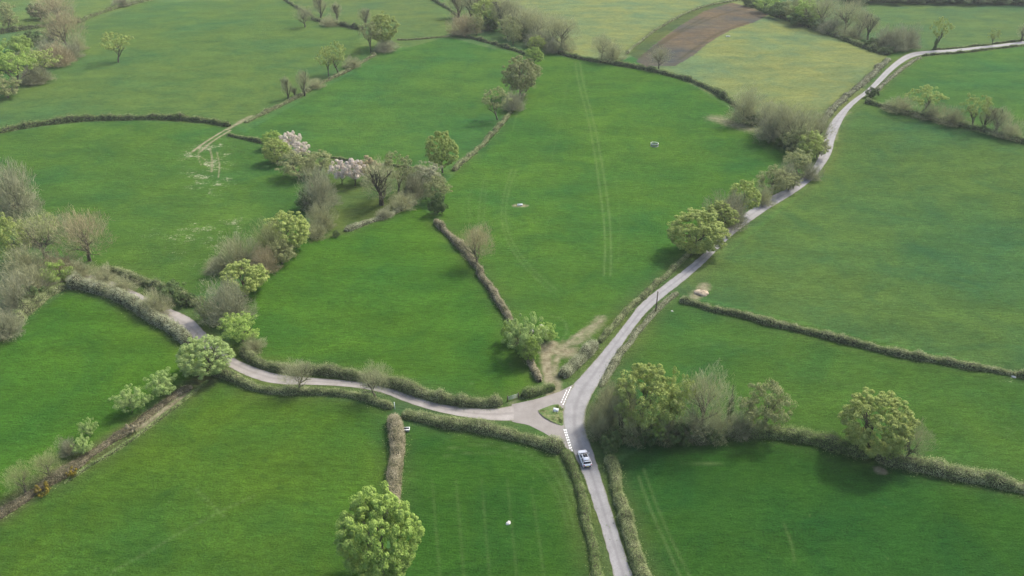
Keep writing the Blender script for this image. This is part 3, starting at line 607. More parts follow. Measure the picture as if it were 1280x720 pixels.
    # rank grass and bramble sprawling at the foot
    Nv = int(L * 5 / sz); kv = rng.uniform(0, n - 1, Nv); side = rng.choice([-1, 1], Nv) * (1 + rng.exponential(.28, Nv)); C4 = surf(kv, side, rng.uniform(0, .12, Nv)) - o
    V4, F4 = quads(C4, rng.normal(0, .5, (Nv, 3)) + np.array([0, 0, .9]), np.full(Nv, sz * 1.15))
    me = mesh('hedge', np.vstack([V, V2, V3, V4]), np.vstack([Fc, F2 + len(V), F3 + len(V) + len(V2), F4 + len(V) + len(V2) + len(V3)]), [M['core'], M[mat], M['h_green']], np.concatenate([np.zeros(len(Fc)), np.ones(len(F2) + len(F3)), np.full(len(F4), 2)]))
    return link('hedge', me, loc=tuple(o), label=label, cat='hedge', group='hedges dividing the fields')

build_ground()
for h in HEDGES: hedge(*h)
M['asphalt'] = road_mat('asphalt', (.175, .172, .168), (.245, .241, .235), (.14, .138, .132))
M['lane'] = road_mat('lane_surface', (.208, .19, .168), (.292, .272, .245), (.18, .165, .125))
strip('lane', LANE_U, LANE_D, .035, M['lane'])
V, Fc = poly_sheet('lane_junction', [(640,505.5),(670,499),(700,489.5),(716,481),(724,490),(716,520),(718,545),(722,566),(714,565),(700,554),(680,541),(660,531),(640,527.5),(637,516)], .028, M['lane'])
link('lane', mesh('lane', V, Fc, M['lane'], smooth=True), kind='structure')
strip('road', ROAD_L, ROAD_R, .045, M['asphalt'])
V, Fc = poly_sheet('grass_island', [(672.5,513.5),(682,510),(691,506.5),(698,505.5),(702.5,510),(704,520),(704.3,533.5),(698,531),(690,528),(681,523),(675,518)], lambda r: .05 + .28 * max(0, 1 - r / 3.4) ** .5 * (1 if r < 3.4 else 0), None)
m, nt, b = new_mat('island_grass'); p = pos(nt)
c = ramp(nt, noise(nt, .8, 6, .75, p), [(.34, (.045, .10, .018)), (.5, (.085, .13, .028)), (.66, (.20, .19, .09))]); nt.links.new(c, b.inputs['Base Color']); b.inputs['Roughness'].default_value = .95
bump(nt, b, noise(nt, 5, 4, .7, p), .6, .3)
isl = link('grass_island', mesh('grass_island', V, Fc, m, smooth=True), kind='structure')
# pale mud kerb of the island
m2 = plain('verge_mud', (.20, .185, .115), .95, var=.35, scale=2)
# tufts on the island
P = atl([(676,514),(697,508),(702,512),(702,529),(690,526)])
c0 = P.mean(0); g = G(); N = 2600
pp = c0 + (P[rng.integers(0, 5, N)] - c0) * rng.uniform(0, 1, (N, 1)) ** .6 * .9 + rng.normal(0, .22, (N, 3)) * np.array([1, 1, 0]); pp[:, 2] = H(pp[:, 0], pp[:, 1]) + .18
V, Fc = quads(pp, rng.normal(0, .5, (N, 3)) + np.array([0, -.2, .8]), np.full(N, .26))
link('tall_grass', mesh('tall_grass', V, Fc, foliage('tall_grass', (.05, .10, .02), (.10, .15, .035), (.20, .22, .08), rvar=0)), kind='stuff')

# ------------------------------------------------------------------ painted give-way lines
M['paint'] = plain('road_paint', (.72, .72, .70), .6, var=.12, scale=6)
def dashes(lines, wd=.2):
    V = []; Fc = []
    for (a, b, n) in lines:
        A = np.array(at(*a)); B = np.array(at(*b)); d = B - A; L = np.linalg.norm(d[:2]); t = d[:2] / L; s = np.array([-t[1], t[0]]) * wd / 2
        for i in range(n):
            u0 = (i + .1) / n * L; u1 = (i + .75) / n * L; b0 = len(V)
            for u_, sg in ((u0, -1), (u1, -1), (u1, 1), (u0, 1)):
                x, y = A[:2] + t * u_ + s * sg; V.append((x, y, float(H(x, y)) + .055))
            Fc.append((b0, b0 + 1, b0 + 2, b0 + 3))
    return V, Fc
for ls in ([((713.8,483.5),(703.3,507),8), ((708.6,487.3),(701,504.3),6)], [((707,536.4),(715.6,564.8),9), ((704.8,536.4),(713.0,562.4),8)]):
    V, Fc = dashes(ls); link('road_marking', mesh('road_marking', V, Fc, M['paint']), kind='structure')

# ------------------------------------------------------------------ trees and shrubs: kind, x of the foot, y of the foot, width, height on the photo, label
T = [
 ('hero', 473, 722, 98, 98, 'big fresh green tree at the bottom edge, closing the brown flat-topped hedge'),
 ('dome', 1101, 566, 88, 78, 'large pale yellow green dome tree on the hedge above the darkest field'),
 ('bare', 1137, 577, 40, 50, 'small bare tree leaning just beside the large pale dome tree'),
 ('olive', 954, 538, 56, 58, 'ragged olive yellow tree on the hedge, between the bare thicket and the big dome tree'),
 ('ivy', 911, 536, 12, 56, 'narrow dark ivy-clad trunk standing in the hedge beside the bare thicket'),
 ('oak', 806, 538, 78, 80, 'tall yellow leafed tree rising over the bare thicket beside the road bend'),
 ('bare', 878, 543, 70, 78, 'widest bare tree of the thicket, just beside the ivy-clad trunk'),
 ('thin', 842, 543, 42, 68, 'thin yellowish tree between the tall yellow tree and the widest bare tree'),
 ('scrub', 766, 530, 40, 48, 'grey brown thicket shrub at the inside of the road bend'),
 ('upright', 778, 545, 34, 62, 'slim upright bare tree in front of the tall yellow tree'),
 ('scrub', 752, 545, 34, 40, 'low twiggy shrub touching the road below the bend'),
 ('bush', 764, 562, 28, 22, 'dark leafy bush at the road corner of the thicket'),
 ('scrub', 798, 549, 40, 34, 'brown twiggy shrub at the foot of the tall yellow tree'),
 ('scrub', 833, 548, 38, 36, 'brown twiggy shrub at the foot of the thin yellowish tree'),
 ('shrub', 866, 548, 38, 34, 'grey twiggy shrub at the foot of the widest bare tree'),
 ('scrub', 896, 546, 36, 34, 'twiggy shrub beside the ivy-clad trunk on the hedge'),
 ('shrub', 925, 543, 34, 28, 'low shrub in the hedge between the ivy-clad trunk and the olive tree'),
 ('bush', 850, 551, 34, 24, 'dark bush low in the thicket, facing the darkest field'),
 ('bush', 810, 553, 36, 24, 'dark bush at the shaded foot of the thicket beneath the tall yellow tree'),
 # by the muddy gateway
 ('lime', 656, 444, 56, 58, 'feathery green tree sheltering the dark wrapped bales'),
 ('oak', 661, 454, 26, 32, 'small green tree on the hedge just below the feathery gateway tree', None, 'oakgreen'),
 ('olive', 684, 426, 26, 22, 'low green bush on the field side of the feathery gateway tree', None, 'oakgreen'),
 ('bush', 640, 428, 24, 26, 'shaded green bush at the back of the feathery gateway tree', None, 'oakgreen'),
 # road side, up the hill
 ('dome', 874, 316, 74, 56, 'big round yellow green tree overhanging the road bend'),
 ('oak', 900, 288, 42, 36, 'round green tree tucked behind the big round roadside tree'),
 ('shrub', 907, 282, 48, 38, 'grey twiggy tree behind the big round roadside tree'),
 ('oak', 930, 268, 38, 42, 'yellow green tree at the end of the roadside pair below the gap'),
 ('shrub', 918, 276, 34, 36, 'grey bush wedged between the two roadside green trees'),
 ('olive', 968, 243, 40, 34, 'small round olive tree on the roadside past the gap'),
 ('shrub', 984, 232, 30, 28, 'greyish shrub beside the small round olive roadside tree'),
 ('olive', 1000, 218, 34, 30, 'olive tree on the inside of the upper road bend'),
 ('olive', 1012, 200, 34, 34, 'yellowish tree at the tightest point of the upper road bend', None, 'oak'),
 ('bare', 996, 188, 50, 50, 'broad bare tree above the upper road bend beside the stubble field'),
 ('olive', 1002, 196, 36, 36, 'pale leafing tree under the broad bare tree at the upper bend'),
 ('bare', 1022, 182, 36, 40, 'bare brown tree between the upper road and the stubble field'),
 ('shrub', 968, 176, 42, 40, 'grey bare shrub on the hedge between two bare trees by the stubble field'),
 ('bare', 958, 166, 30, 38, 'slight bare tree in the hedge, second from the pink worn patch'),
 ('scrub', 935, 152, 44, 40, 'hazy bare tree over the pink worn patch'),
 ('bush', 985, 186, 26, 18, 'dark bush in the hedge under the bare trees by the upper bend'),
 ('bush', 945, 155, 20, 14, 'dark bush in the hedge right above the pink worn patch'),
 # between central and stubble field
 ('bare', 824, 86, 26, 26, 'lone little bare tree in front of the ploughed brown plot'),
 ('bare', 752, 74, 28, 28, 'bare tree on the hedge below the upper yellow field'),
 ('scrub', 765, 77, 32, 24, 'spreading twiggy shrub next to the bare tree below the upper yellow field'),
 # the far copse
 ('bare', 703, 62, 42, 38, 'broad bare tree at the field end of the far copse'),
 ('bare', 690, 58, 34, 36, 'bare copse tree second from the field end'),
 ('bare', 672, 52, 36, 36, 'bare copse tree third from the field end'),
 ('bare', 655, 48, 38, 38, 'tall bare tree in the middle of the far copse, standing over the clearing'),
 ('olive', 662, 46, 26, 24, 'small leafing tree under the tall bare copse trees'),
 ('bush', 656, 50, 22, 14, 'dark bush at the foot of the tall bare copse trees'),
 ('upright', 628, 38, 30, 36, 'slim bare tree behind the clearing of the far copse'),
 ('oak', 610, 34, 38, 34, 'yellow green tree inside the far copse'),
 ('upright', 588, 24, 30, 30, 'upright bare tree at the rear of the far copse'),
 ('upright', 572, 22, 28, 28, 'upright bare tree ending the rear of the far copse near the top edge'),
 ('bush', 612, 38, 26, 14, 'dark green bush under the yellow green copse tree'),
 ('bush', 684, 56, 20, 12, 'dark bush between the bare trees at the field end of the copse'),
 ('olive', 635, 48, 30, 26, 'round leafing tree in front of the copse by the clearing'),
 ('olive', 641, 56, 22, 26, 'small pale tree on the hedge in front of the clearing'),
 ('shrub', 580, 44, 36, 26, 'rosy grey shrub at the corner where three fields meet below the copse', None, 'twigrose'),
 ('olive', 596, 44, 22, 24, 'small yellowish tree beside the rosy grey corner shrub'),
 ('shrub', 690, 66, 22, 18, 'grey shrub at the bare gateway where hedges meet below the copse'),
 ('oak', 671, 66, 22, 20, 'small yellow green tree on the hedge corner below the copse'),
 ('oak', 668, 82, 24, 22, 'round green tree just below the small yellow corner tree', None, 'oakgreen'),
 ('oak', 650, 122, 46, 48, 'large dense olive tree on the hedgebank between the two upper fields', None, 'olive'),
 ('thin', 622, 150, 34, 38, 'orange tinged tree at the lower end of the hedgebank trio', None, 'olive'),
 # tree clump and hedge in the upper middle
 ('oak', 477, 60, 40, 40, 'dense yellow green tree, the larger of the pair at the hedge corner'),
 ('thin', 463, 66, 26, 34, 'thin leafed tree leaning on the larger tree of the corner pair', None, 'olive'),
 ('thin', 422, 92, 32, 36, 'yellowish tree on the hedgebank, the wider of two side by side'),
 ('thin', 410, 95, 24, 30, 'thin yellowish tree beside the wider one on the hedgebank'),
 ('upright', 380, 120, 18, 30, 'bare pole of a tree with a few twigs above the hedgebank'),
 ('upright', 359, 124, 14, 26, 'bare leaning stem on the hedgebank nearest the worn track'),
 ('upright', 368, 121, 10, 12, 'short dead stump of a stem between two bare hedgebank trees'),
 ('bare', 381, 34, 24, 24, 'lone grey bare tree standing out in the field'),
 ('upright', 400, 22, 18, 24, 'slim bare tree rising behind the hedge near the top edge'),
 ('upright', 421, 25, 16, 20, 'second slim bare tree behind the hedge near the top edge'),
 ('upright', 457, 34, 16, 22, 'thin bare tree behind the yellow green corner pair'),
 ('scrub', 412, 32, 26, 12, 'low twiggy shrub on the hedge behind the lone grey tree'),
 # top left
 ('thin', 146, 78, 38, 34, 'isolated flat-crowned tree casting a shadow on the open field'),
 ('rose', 84, 62, 44, 46, 'tall reddish bare tree at the edge of the wooded strip, top left'),
 ('shrub', 72, 82, 36, 28, 'lilac grey shrub below the tall reddish bare tree', None, 'twigrose'),
 ('thin', 56, 100, 38, 34, 'yellow green tree lower down the wooded strip'),
 ('thin', 16, 114, 56, 52, 'large spreading green tree at the left edge of the wooded strip', None, 'oakgreen'),
 ('shrub', 40, 104, 36, 22, 'grey shrub between the yellow green tree and the large spreading tree'),
 ('scrub', 96, 64, 22, 20, 'brown shrub beside the trunk of the tall reddish bare tree'),
 ('bush', 40, 56, 30, 16, 'dark bush in the rough strip near the top left corner'),
 ('bush', 22, 64, 32, 18, 'green bush in the rough strip by the left edge', None, 'oakgreen'),
 ('bush', 64, 50, 28, 16, 'grey green bush close behind the tall reddish bare tree', None, 'olive'),
 ('rose', 70, 28, 46, 30, 'brown bare tree touching the top edge beyond the far hedge'),
 ('bush', 48, 24, 26, 18, 'dark evergreen by the brown bare tree at the top edge'),
 ('olive', 6, 38, 30, 34, 'leafing tree at the top left corner'),
 ('shrub', 152, 8, 24, 14, 'bare shrub on the far hedge at the top edge'),
 # left wood
 ('shrub', 12, 268, 60, 66, 'grey bare tree cut by the left edge, above the thicket'),
 ('rose', 108, 326, 62, 60, 'reddish bare tree with a dark forked trunk over the sunken lane'),
 ('bare', 55, 322, 68, 58, 'wide bare tree between the reddish one and the left edge'),
 ('olive', 10, 330, 44, 60, 'yellow green tree at the left edge below the grey bare tree', None, 'oak'),
 ('scrub', 30, 345, 54, 40, 'brown twiggy shrub under the wide bare tree'),
 ('scrub', 75, 342, 44, 30, 'pinkish twiggy shrub between the trunks of the two wide bare trees', None, 'twigrose'),
 ('bush', 68, 352, 34, 24, 'bright green bush at the field corner under the bare trees', None, 'oakgreen'),
 ('scrub', 38, 366, 46, 36, 'twiggy shrub on the slope beside the bright green corner bush'),
 ('shrub', 14, 384, 50, 44, 'silvery shrub in the thicket at the left edge'),
 ('bush', 34, 380, 30, 24, 'dark bush in the thicket under the silvery shrub'),
 ('shrub', 4, 420, 40, 36, 'lowest silvery shrub of the thicket at the left edge'),
 ('scrub', 98, 346, 36, 22, 'low grey brown shrub on the bank of the sunken lane under the reddish tree'),
 ('scrub', 128, 352, 34, 20, 'bare shrub hiding the sunken lane, next to the trunk of the reddish tree'),
 ('scrub', 150, 364, 36, 20, 'bare shrub hiding the sunken lane, midway down its bank'),
 ('scrub', 192, 392, 40, 30, 'bare thorny bush over the lane just before it comes into view'),
 ('bush', 214, 372, 34, 20, 'dark leafy bush above the lane entrance'),
 ('bush', 232, 380, 22, 14, 'small dark bush by the pale mud splay of the lane'),
 ('olive', 252, 402, 22, 30, 'thin olive tree beside the grey round shrub at the lane'),
 # middle clump above the inner field
 ('dome', 360, 312, 58, 50, 'big yellow green dome tree nearest the orchard, above the inner field'),
 ('shrub', 338, 322, 52, 46, 'grey olive tree leaning on the big dome tree', None, 'olive'),
 ('scrub', 298, 334, 52, 42, 'brownish shrub beside the flecked soil patch'),
 ('scrub', 330, 338, 36, 30, 'brown bare shrub at the corner of the inner field', None, 'twigrose'),
 ('oak', 302, 370, 54, 44, 'yellow green tree in the clump between the brownish shrub and the grey round shrub'),
 ('oak', 318, 362, 28, 26, 'small yellow green tree against the inner field', None, 'oakgreen'),
 ('shrub', 284, 400, 56, 52, 'round grey purple shrub overhanging the lane'),
 ('olive', 300, 426, 46, 34, 'low olive green bush below the round grey purple shrub', None, 'oakgreen'),
 ('scrub', 316, 438, 30, 18, 'brown scrub at the hedge end below the olive green bush'),
 # orchard
 ('dome', 344, 204, 36, 32, 'small bright yellow dome tree at the orchard corner'),
 ('oak', 342, 186, 26, 22, 'yellow green tree right behind the small bright dome tree', None, 'oakgreen'),
 ('blossom', 364, 192, 24, 26, 'pale blossom tree beside the yellow trees of the orchard corner'),
 ('blossom', 376, 200, 24, 22, 'second blossom tree of the corner, nearer the grey shrubs'),
 ('olive', 372, 222, 46, 32, 'olive shrub below the corner blossom trees'),
 ('olive', 396, 220, 38, 30, 'grey green shrub between the corner shrubs and the orchard grass'),
 ('shrub', 398, 260, 48, 48, 'tall grey bare shrub at the orchard edge'),
 ('scrub', 402, 286, 36, 34, 'brown shrub below the tall grey shrub of the orchard'),
 ('bush', 382, 262, 24, 24, 'dark bush in the shade beside the tall grey orchard shrub'),
 ('scrub', 396, 296, 26, 18, 'lowest brown shrub at the orchard corner'),
 ('blossom', 427, 230, 26, 28, 'white blossom tree with a short dark trunk, the outer of the standing pair'),
 ('blossom', 443, 232, 28, 32, 'pink white blossom tree on the orchard grass, beside its twin'),
 ('blossom', 460, 226, 30, 28, 'greyish blossom tree merging into the tall bare stems', None, 'twigrose'),
 ('upright', 476, 256, 48, 52, 'cluster of tall bare stems in the orchard'),
 ('thin', 498, 244, 42, 48, 'thin yellow green tree just beside the tall bare stems', None, 'olive'),
 ('shrub', 516, 246, 34, 34, 'grey shrub between the thin yellow tree and the dark hollow'),
 ('oak', 552, 216, 40, 50, 'bright yellow green tree at the corner of the central field'),
 ('olive', 537, 236, 36, 32, 'grey green tree in front of the bright corner tree', None, 'twiggrey'),
 ('olive', 545, 252, 34, 32, 'rounded grey green shrub at the head of the narrow brown hedge', None, 'olive'),
 ('bush', 520, 240, 30, 22, 'black green bush in the hollow at the top of the inner field'),
 ('bush', 546, 268, 24, 26, 'dark bush at the very top of the narrow brown hedge'),
 ('scrub', 503, 260, 34, 20, 'low brown scrub at the top of the inner field'),
 ('shrub', 480, 272, 22, 12, 'small grey shrub below the cluster of bare stems'),
 ('bush', 420, 296, 11, 8, 'tiny dark green bush alone at the orchard edge'),
 ('rose', 596, 332, 42, 48, 'lone rosy bare tree beside the narrow brown hedge'),
 # lower left ditch and lane
 ('dome', 252, 467, 68, 48, 'large pale green tree covering the lane bend above the ditch', None, 'lime', 'pale green trees by the ditch and lane'),
 ('lime', 203, 494, 40, 32, 'pale yellowish tree second from the lane along the ditch'),
 ('lime', 160, 515, 44, 32, 'pale green tree third from the lane along the ditch'),
 ('lime', 108, 545, 24, 26, 'small pale tree fourth from the lane along the ditch'),
 ('lime', 103, 566, 25, 22, 'yellowish bush at the ditch just above the gorse'),
 ('bare', 60, 598, 38, 34, 'faint bare tree leaning over the ditch', None, 'olive'),
 ('bare', 28, 616, 36, 36, 'faint bare tree over the ditch nearest the left edge', None, 'olive'),
 ('shrub', 82, 568, 22, 22, 'small grey bush behind the yellowish ditch bush'),
 ('gorse', 91, 596, 17, 12, 'flowering gorse bush on the ditch bank, the upper of two'),
 ('gorse', 56, 616, 22, 16, 'flowering gorse bush on the ditch bank, the lower of two'),
 ('gorse', 166, 540, 20, 12, 'rusty bramble bush on the ditch under the pale green tree', None, 'h_brown'),
 ('bare', 374, 489, 40, 38, 'small bare tree beside the lane, the one with a forked trunk'),
 ('bare', 469, 497, 40, 42, 'small bare tree beside the lane, the one closest to the white post'),
 # upper right
 ('thin', 1151, 144, 42, 34, 'slender yellow green tree over the upper right hedge, nearer the road'),
 ('thin', 1217, 161, 34, 38, 'slender yellow green tree over the upper right hedge, farther from the road'),
 ('upright', 1232, 163, 20, 28, 'bare stem right beside the farther slender tree'),
 ('upright', 1247, 166, 26, 30, 'leaning bare tree past the two slender yellow green trees'),
 ('scrub', 1128, 140, 36, 20, 'low bare shrub on the upper right hedge nearest the road'),
 ('scrub', 1165, 149, 34, 20, 'low bare shrub under the nearer slender tree'),
 ('scrub', 1192, 156, 36, 22, 'low bare shrub between the two slender trees'),
 ('scrub', 1262, 172, 36, 24, 'low bare shrub on the upper right hedge at the picture edge'),
 ('bush', 1090, 122, 14, 12, 'small dark bush at the road end of the upper right hedge'),
 ('thin', 1170, 62, 24, 36, 'odd top-heavy tree beside the narrow lane at the upper right'),
 ('ivy', 1169, 62, 7, 18, 'ivy-clad stub at the trunk of the top-heavy tree'),
 ('thin', 1241, 57, 14, 18, 'small leaning tree farther along the narrow lane'),
 ('upright', 1278, 52, 14, 20, 'stubby tree on the narrow lane at the picture edge'),
 # far belt top right
 ('bare', 1058, 42, 42, 40, 'big bare tree with a clear dark fork in the far belt'),
 ('upright', 1074, 46, 24, 30, 'slim bare tree next to the dark forked one in the far belt'),
 ('upright', 1086, 50, 22, 28, 'thin bare tree of the far belt, halfway to the road'),
 ('shrub', 1108, 62, 30, 26, 'bare shrub of the far belt over the hedge end'),
 ('shrub', 1122, 64, 30, 30, 'grey bare shrub where the far belt meets the road'),
 ('shrub', 1138, 62, 26, 28, 'last grey bare shrub of the far belt beside the road'),
 ('bush', 1092, 60, 20, 12, 'dark bush in the far belt below the thin bare tree'),
 ('bush', 1108, 67, 22, 10, 'dark bush at the road end of the far belt'),
 ('shrub', 1040, 42, 32, 20, 'bare shrub at the foot of the dark forked tree'),
 ('olive', 1012, 32, 36, 30, 'green tree of the far belt at the top edge, between bushes', None, 'oakgreen'),
 ('olive', 992, 26, 30, 26, 'grey green tree of the far belt, second from the ploughed plot'),
 ('bush', 1002, 32, 32, 16, 'dark bush along the stubble field in the far belt'),
 ('bush', 972, 22, 32, 18, 'dark bush of the far belt nearest the ploughed plot'),
 ('olive', 960, 16, 30, 22, 'leafing tree of the far belt next to the ploughed plot', None, 'oakgreen'),
 ('bush', 940, 8, 26, 12, 'dark bush where the far belt meets the top edge'),
]
T += [
 ('olive', 820, 549, 34, 26, 'green bush low in the front of the thicket below the thin yellowish tree', None, 'oakgreen'),
 ('scrub', 744, 532, 26, 30, 'pale twiggy shrub on the verge where the road bends past the thicket'),
 ('scrub', 762, 505, 30, 26, 'sparse twiggy shrub on the roadside bank above the thicket'),
 ('bush', 886, 551, 30, 18, 'dark bush under the widest bare tree, facing the darkest field'),
 ('olive', 6, 122, 40, 26, 'leafing shrub at the foot of the large spreading tree, left edge'),
 ('scrub', 44, 104, 34, 20, 'brown scrub beside the trunk of the lower yellow green tree in the wooded strip'),
 ('shrub', 88, 74, 26, 20, 'lilac scrub right below the crown edge of the tall reddish bare tree'),
 ('bush', 8, 88, 36, 20, 'bushy green growth at the left edge behind the large spreading tree', None, 'oakgreen'),
 ('olive', 34, 84, 34, 22, 'olive shrub in the middle of the wooded strip at the upper left'),
 ('shrub', 60, 72, 34, 22, 'grey shrub behind the tall reddish bare tree, towards the corner'),
 ('bare', 640, 40, 34, 38, 'bare tree at the rear of the clearing, right behind the pale copse trees'),
 ('bare', 602, 26, 34, 36, 'bare tree behind the yellow green copse tree'),
 ('bare', 620, 30, 32, 34, 'bare tree between the yellow green copse tree and the clearing'),
 ('scrub', 705, 66, 26, 16, 'low scrub at the foot of the broad bare tree ending the copse'),
 ('shrub', 672, 58, 32, 20, 'grey scrub under the middle bare trees of the far copse'),
 ('scrub', 954, 256, 26, 24, 'brownish bush filling the roadside gap between two green trees'),
 ('olive', 988, 238, 26, 22, 'small olive bush on the roadside just above the greyish shrub'),
 ('shrub', 1014, 224, 24, 20, 'grey bush on the verge at the inside of the upper road bend'),
 ('olive', 1024, 198, 26, 26, 'yellowish bush leaning on the road edge at the upper bend'),
 ('bare', 978, 178, 44, 48, 'tall bare tree over the dark hedge bush by the upper bend'),
 ('shrub', 642, 138, 28, 24, 'grey shrub between the large olive tree and the orange tinged tree'),
 ('olive', 664, 102, 24, 22, 'olive bush between the round green tree and the large olive tree'),
 ('bare', 1028, 36, 36, 38, 'bare tree of the far belt, left neighbour of the dark forked one'),
 ('bare', 1006, 26, 34, 34, 'bare tree of the far belt above the corner of the stubble field'),
 ('scrub', 1066, 50, 30, 18, 'brown scrub at the foot of the slim bare tree in the far belt'),
 ('bush', 1026, 38, 28, 14, 'dark bush at the foot of the far belt trees, halfway along the stubble field'),
 ('scrub', 394, 110, 22, 12, 'small scrub on the hedgebank between the bare stems and the yellowish trees'),
 ('scrub', 440, 84, 24, 13, 'small scrub on the hedgebank between the yellowish trees and the corner pair'),
 ('shrub', 482, 64, 30, 14, 'grey undergrowth bush at the feet of the yellow green corner pair'),
 ('olive', 350, 330, 34, 28, 'olive bush between the grey olive tree and the big dome tree'),
 ('scrub', 276, 340, 30, 24, 'pale brown bush nearest the flecked soil patch'),
 ('olive', 50, 300, 40, 30, 'yellowish tree crown showing behind the wide bare tree at the left', None, 'oak'),
]
for t in T: tree(*t)
for i, bx in enumerate((1070, 1105, 1140, 1175, 1210, 1245, 1278)):
    tree('bush', bx, 3 + i * .3, 44, 14, 'dark evergreen in the far tree line along the top right edge', group='evergreens along the top right edge')
# ------------------------------------------------------------------ the air
HZ = G().box((0, 1550, 62), (17000, 3700, 136))
hm = bpy.data.materials.new('haze_air'); hm.use_nodes = True; hn = hm.node_tree
for n_ in list(hn.nodes): hn.nodes.remove(n_)
ho = hn.nodes.new('ShaderNodeOutputMaterial'); pv = hn.nodes.new('ShaderNodeVolumePrincipled')
pv.inputs['Color'].default_value = (.86, .88, .88, 1); pv.inputs['Density'].default_value = .0001; pv.inputs['Anisotropy'].default_value = .0
hn.links.new(pv.outputs[0], ho.inputs['Volume'])
link('haze', HZ.me('haze', hm), kind='stuff')
#__THINGS__
# ------------------------------------------------------------------ car
M['car_white'] = plain('car_paint', (.80, .80, .80), .3, spec=.5, var=.03)
M['glass'] = plain('dark_glass', (.012, .014, .018), .08, spec=.6, var=.02)
M['black'] = plain('black_plastic', (.02, .02, .022), .5, var=.1)
M['rim'] = plain('alloy', (.45, .45, .46), .35, metal=.8, var=.05)
M['redlens'] = plain('red_lens', (.45, .02, .015), .25, spec=.5, var=.02)
M['lamp'] = plain('lamp_lens', (.7, .7, .72), .15, spec=.6, var=.02)
M['plate'] = plain('rear_plate', (.70, .55, .05), .5, var=.02)
def car():
    A = np.array(at(727.6, 567.6)); B = np.array(at(733.8, 584.5)); c = (A + B) / 2; d = A - B
    root = link('parked_car', None, loc=(c[0], c[1], float(H(c[0], c[1])) + .045), label='white hatchback with a dark sunroof driving towards the junction', cat='car')
    root.name = 'car'; root.rotation_euler = (0, 0, math.atan2(d[1], d[0]) - math.pi / 2)
    # body, nose towards +y : (y, half width, z bottom, z shoulder, z centre)
    S = [(-2.18, .70, .42, .80, .82), (-2.10, .84, .30, .92, .95), (-1.85, .90, .25, .98, 1.01), (-1.3, .92, .22, 1.00, 1.02), (0, .92, .22, .98, 1.0), (.85, .92, .22, .97, 1.0), (1.25, .91, .22, .93, .99), (1.75, .88, .24, .86, .93), (2.05, .80, .28, .74, .80), (2.18, .64, .36, .60, .62)]
    V = []; Fc = []
    for (y, hw, zb, zs, zc) in S:
        V += [(-hw * .9, y, zb), (-hw, y, zb + .15), (-hw, y, zs - .18), (-hw * .93, y, zs), (-hw * .5, y, zc), (hw * .5, y, zc), (hw * .93, y, zs), (hw, y, zs - .18), (hw, y, zb + .15), (hw * .9, y, zb)]
    for i in range(len(S) - 1):
        for k in range(10): Fc.append((i * 10 + k, i * 10 + (k + 1) % 10, (i + 1) * 10 + (k + 1) % 10, (i + 1) * 10 + k))
    Fc += [tuple(range(10))[::-1], tuple(range(90, 100))]
    body = link('body', mesh('body', V, [f[::-1] for f in Fc], M['car_white'], smooth=True), root)
    # greenhouse : lower and upper rings
    lo = [(-.80, -1.98), (.80, -1.98), (.84, 1.16), (-.84, 1.16)]; hi = [(-.60, -1.42), (.60, -1.42), (.62, .14), (-.62, .14)]
    z0, z1 = .97, 1.46
    g = G().add([(x, y, z0) for x, y in lo] + [(x, y, z1) for x, y in hi], [(0, 1, 5, 4), (1, 2, 6, 5), (2, 3, 7, 6), (3, 0, 4, 7), (4, 5, 6, 7)])
    link('cabin', g.me('cabin', M['car_white']), root)
    def pane(name, q, ins=.05, push=.015):
        q = [Vector(p) for p in q]; c_ = sum(q, Vector()) / 4; n_ = (q[1] - q[0]).cross(q[3] - q[0]).normalized()
        if n_.dot(c_ - Vector((0, -.3, 1.0))) < 0: n_ = -n_
        a = [p + (c_ - p).normalized() * ins + n_ * push for p in q]; b = [p - n_ * .03 for p in a]
        g = G().add(a + b, [(0, 1, 2, 3), (7, 6, 5, 4), (0, 4, 5, 1), (1, 5, 6, 2), (2, 6, 7, 3), (3, 7, 4, 0)])
        return link(name, g.me(name, M['glass']), root)
    L = [(x, y, z0) for x, y in lo]; U = [(x, y, z1) for x, y in hi]
    pane('windscreen', (L[3], L[2], U[2], U[3])); pane('rear_window', (L[0], L[1], U[1], U[0]))
    for a, b in ((1, 2), (3, 0)):
        for f0, f1 in ((0, .48), (.5, 1)):
            lp = lambda p, q, t: tuple(Vector(p).lerp(Vector(q), t))
            pane('side_window', (lp(L[a], L[b], f0), lp(L[a], L[b], f1), lp(U[a], U[b], f1), lp(U[a], U[b], f0)), .035)
    g = G().box((0, -.62, 1.475), (1.20, 1.62, .05), bev=.12); link('roof', g.me('roof', M['car_white']), root)
    g = G().box((0, -.28, 1.505), (.86, .80, .02), bev=.05); link('sunroof', g.me('sunroof', M['glass']), root)
    for s in (-1, 1):
        g = G().tube([(s * .55, -1.36, 1.53), (s * .55, .10, 1.53)], .02, 6); link('roof_rail', g.me('roof_rail', M['rim']), root)
        g = G().box((s * .99, .78, 1.02), (.16, .12, .13), bev=.03); link('mirror', g.me('mirror', M['car_white']), root)
        g = G().box((s * .66, -2.14, .80), (.26, .10, .24), bev=.03); link('tail_light', g.me('tail_light', M['redlens']), root)
        g = G().box((s * .60, 2.06, .66), (.30, .16, .12), bev=.04); link('headlight', g.me('headlight', M['lamp']), root)
        for y in (-1.35, 1.35):
            g = G().tube([(s * .74, y, .33), (s * .78, y, .33), (s * .92, y, .33), (s * .95, y, .33)], [.29, .33, .33, .29], 20); wl = link('wheel', g.me('wheel', M['black'], ), root)
            g = G().tube([(s * .945, y, .33), (s * .96, y, .33)], [.21, .20], 12); link('rim', g.me('rim', M['rim']), wl)
    g = G().box((0, -2.17, .52), (1.35, .12, .22), bev=.04); link('bumper', g.me('bumper', M['black']), root)
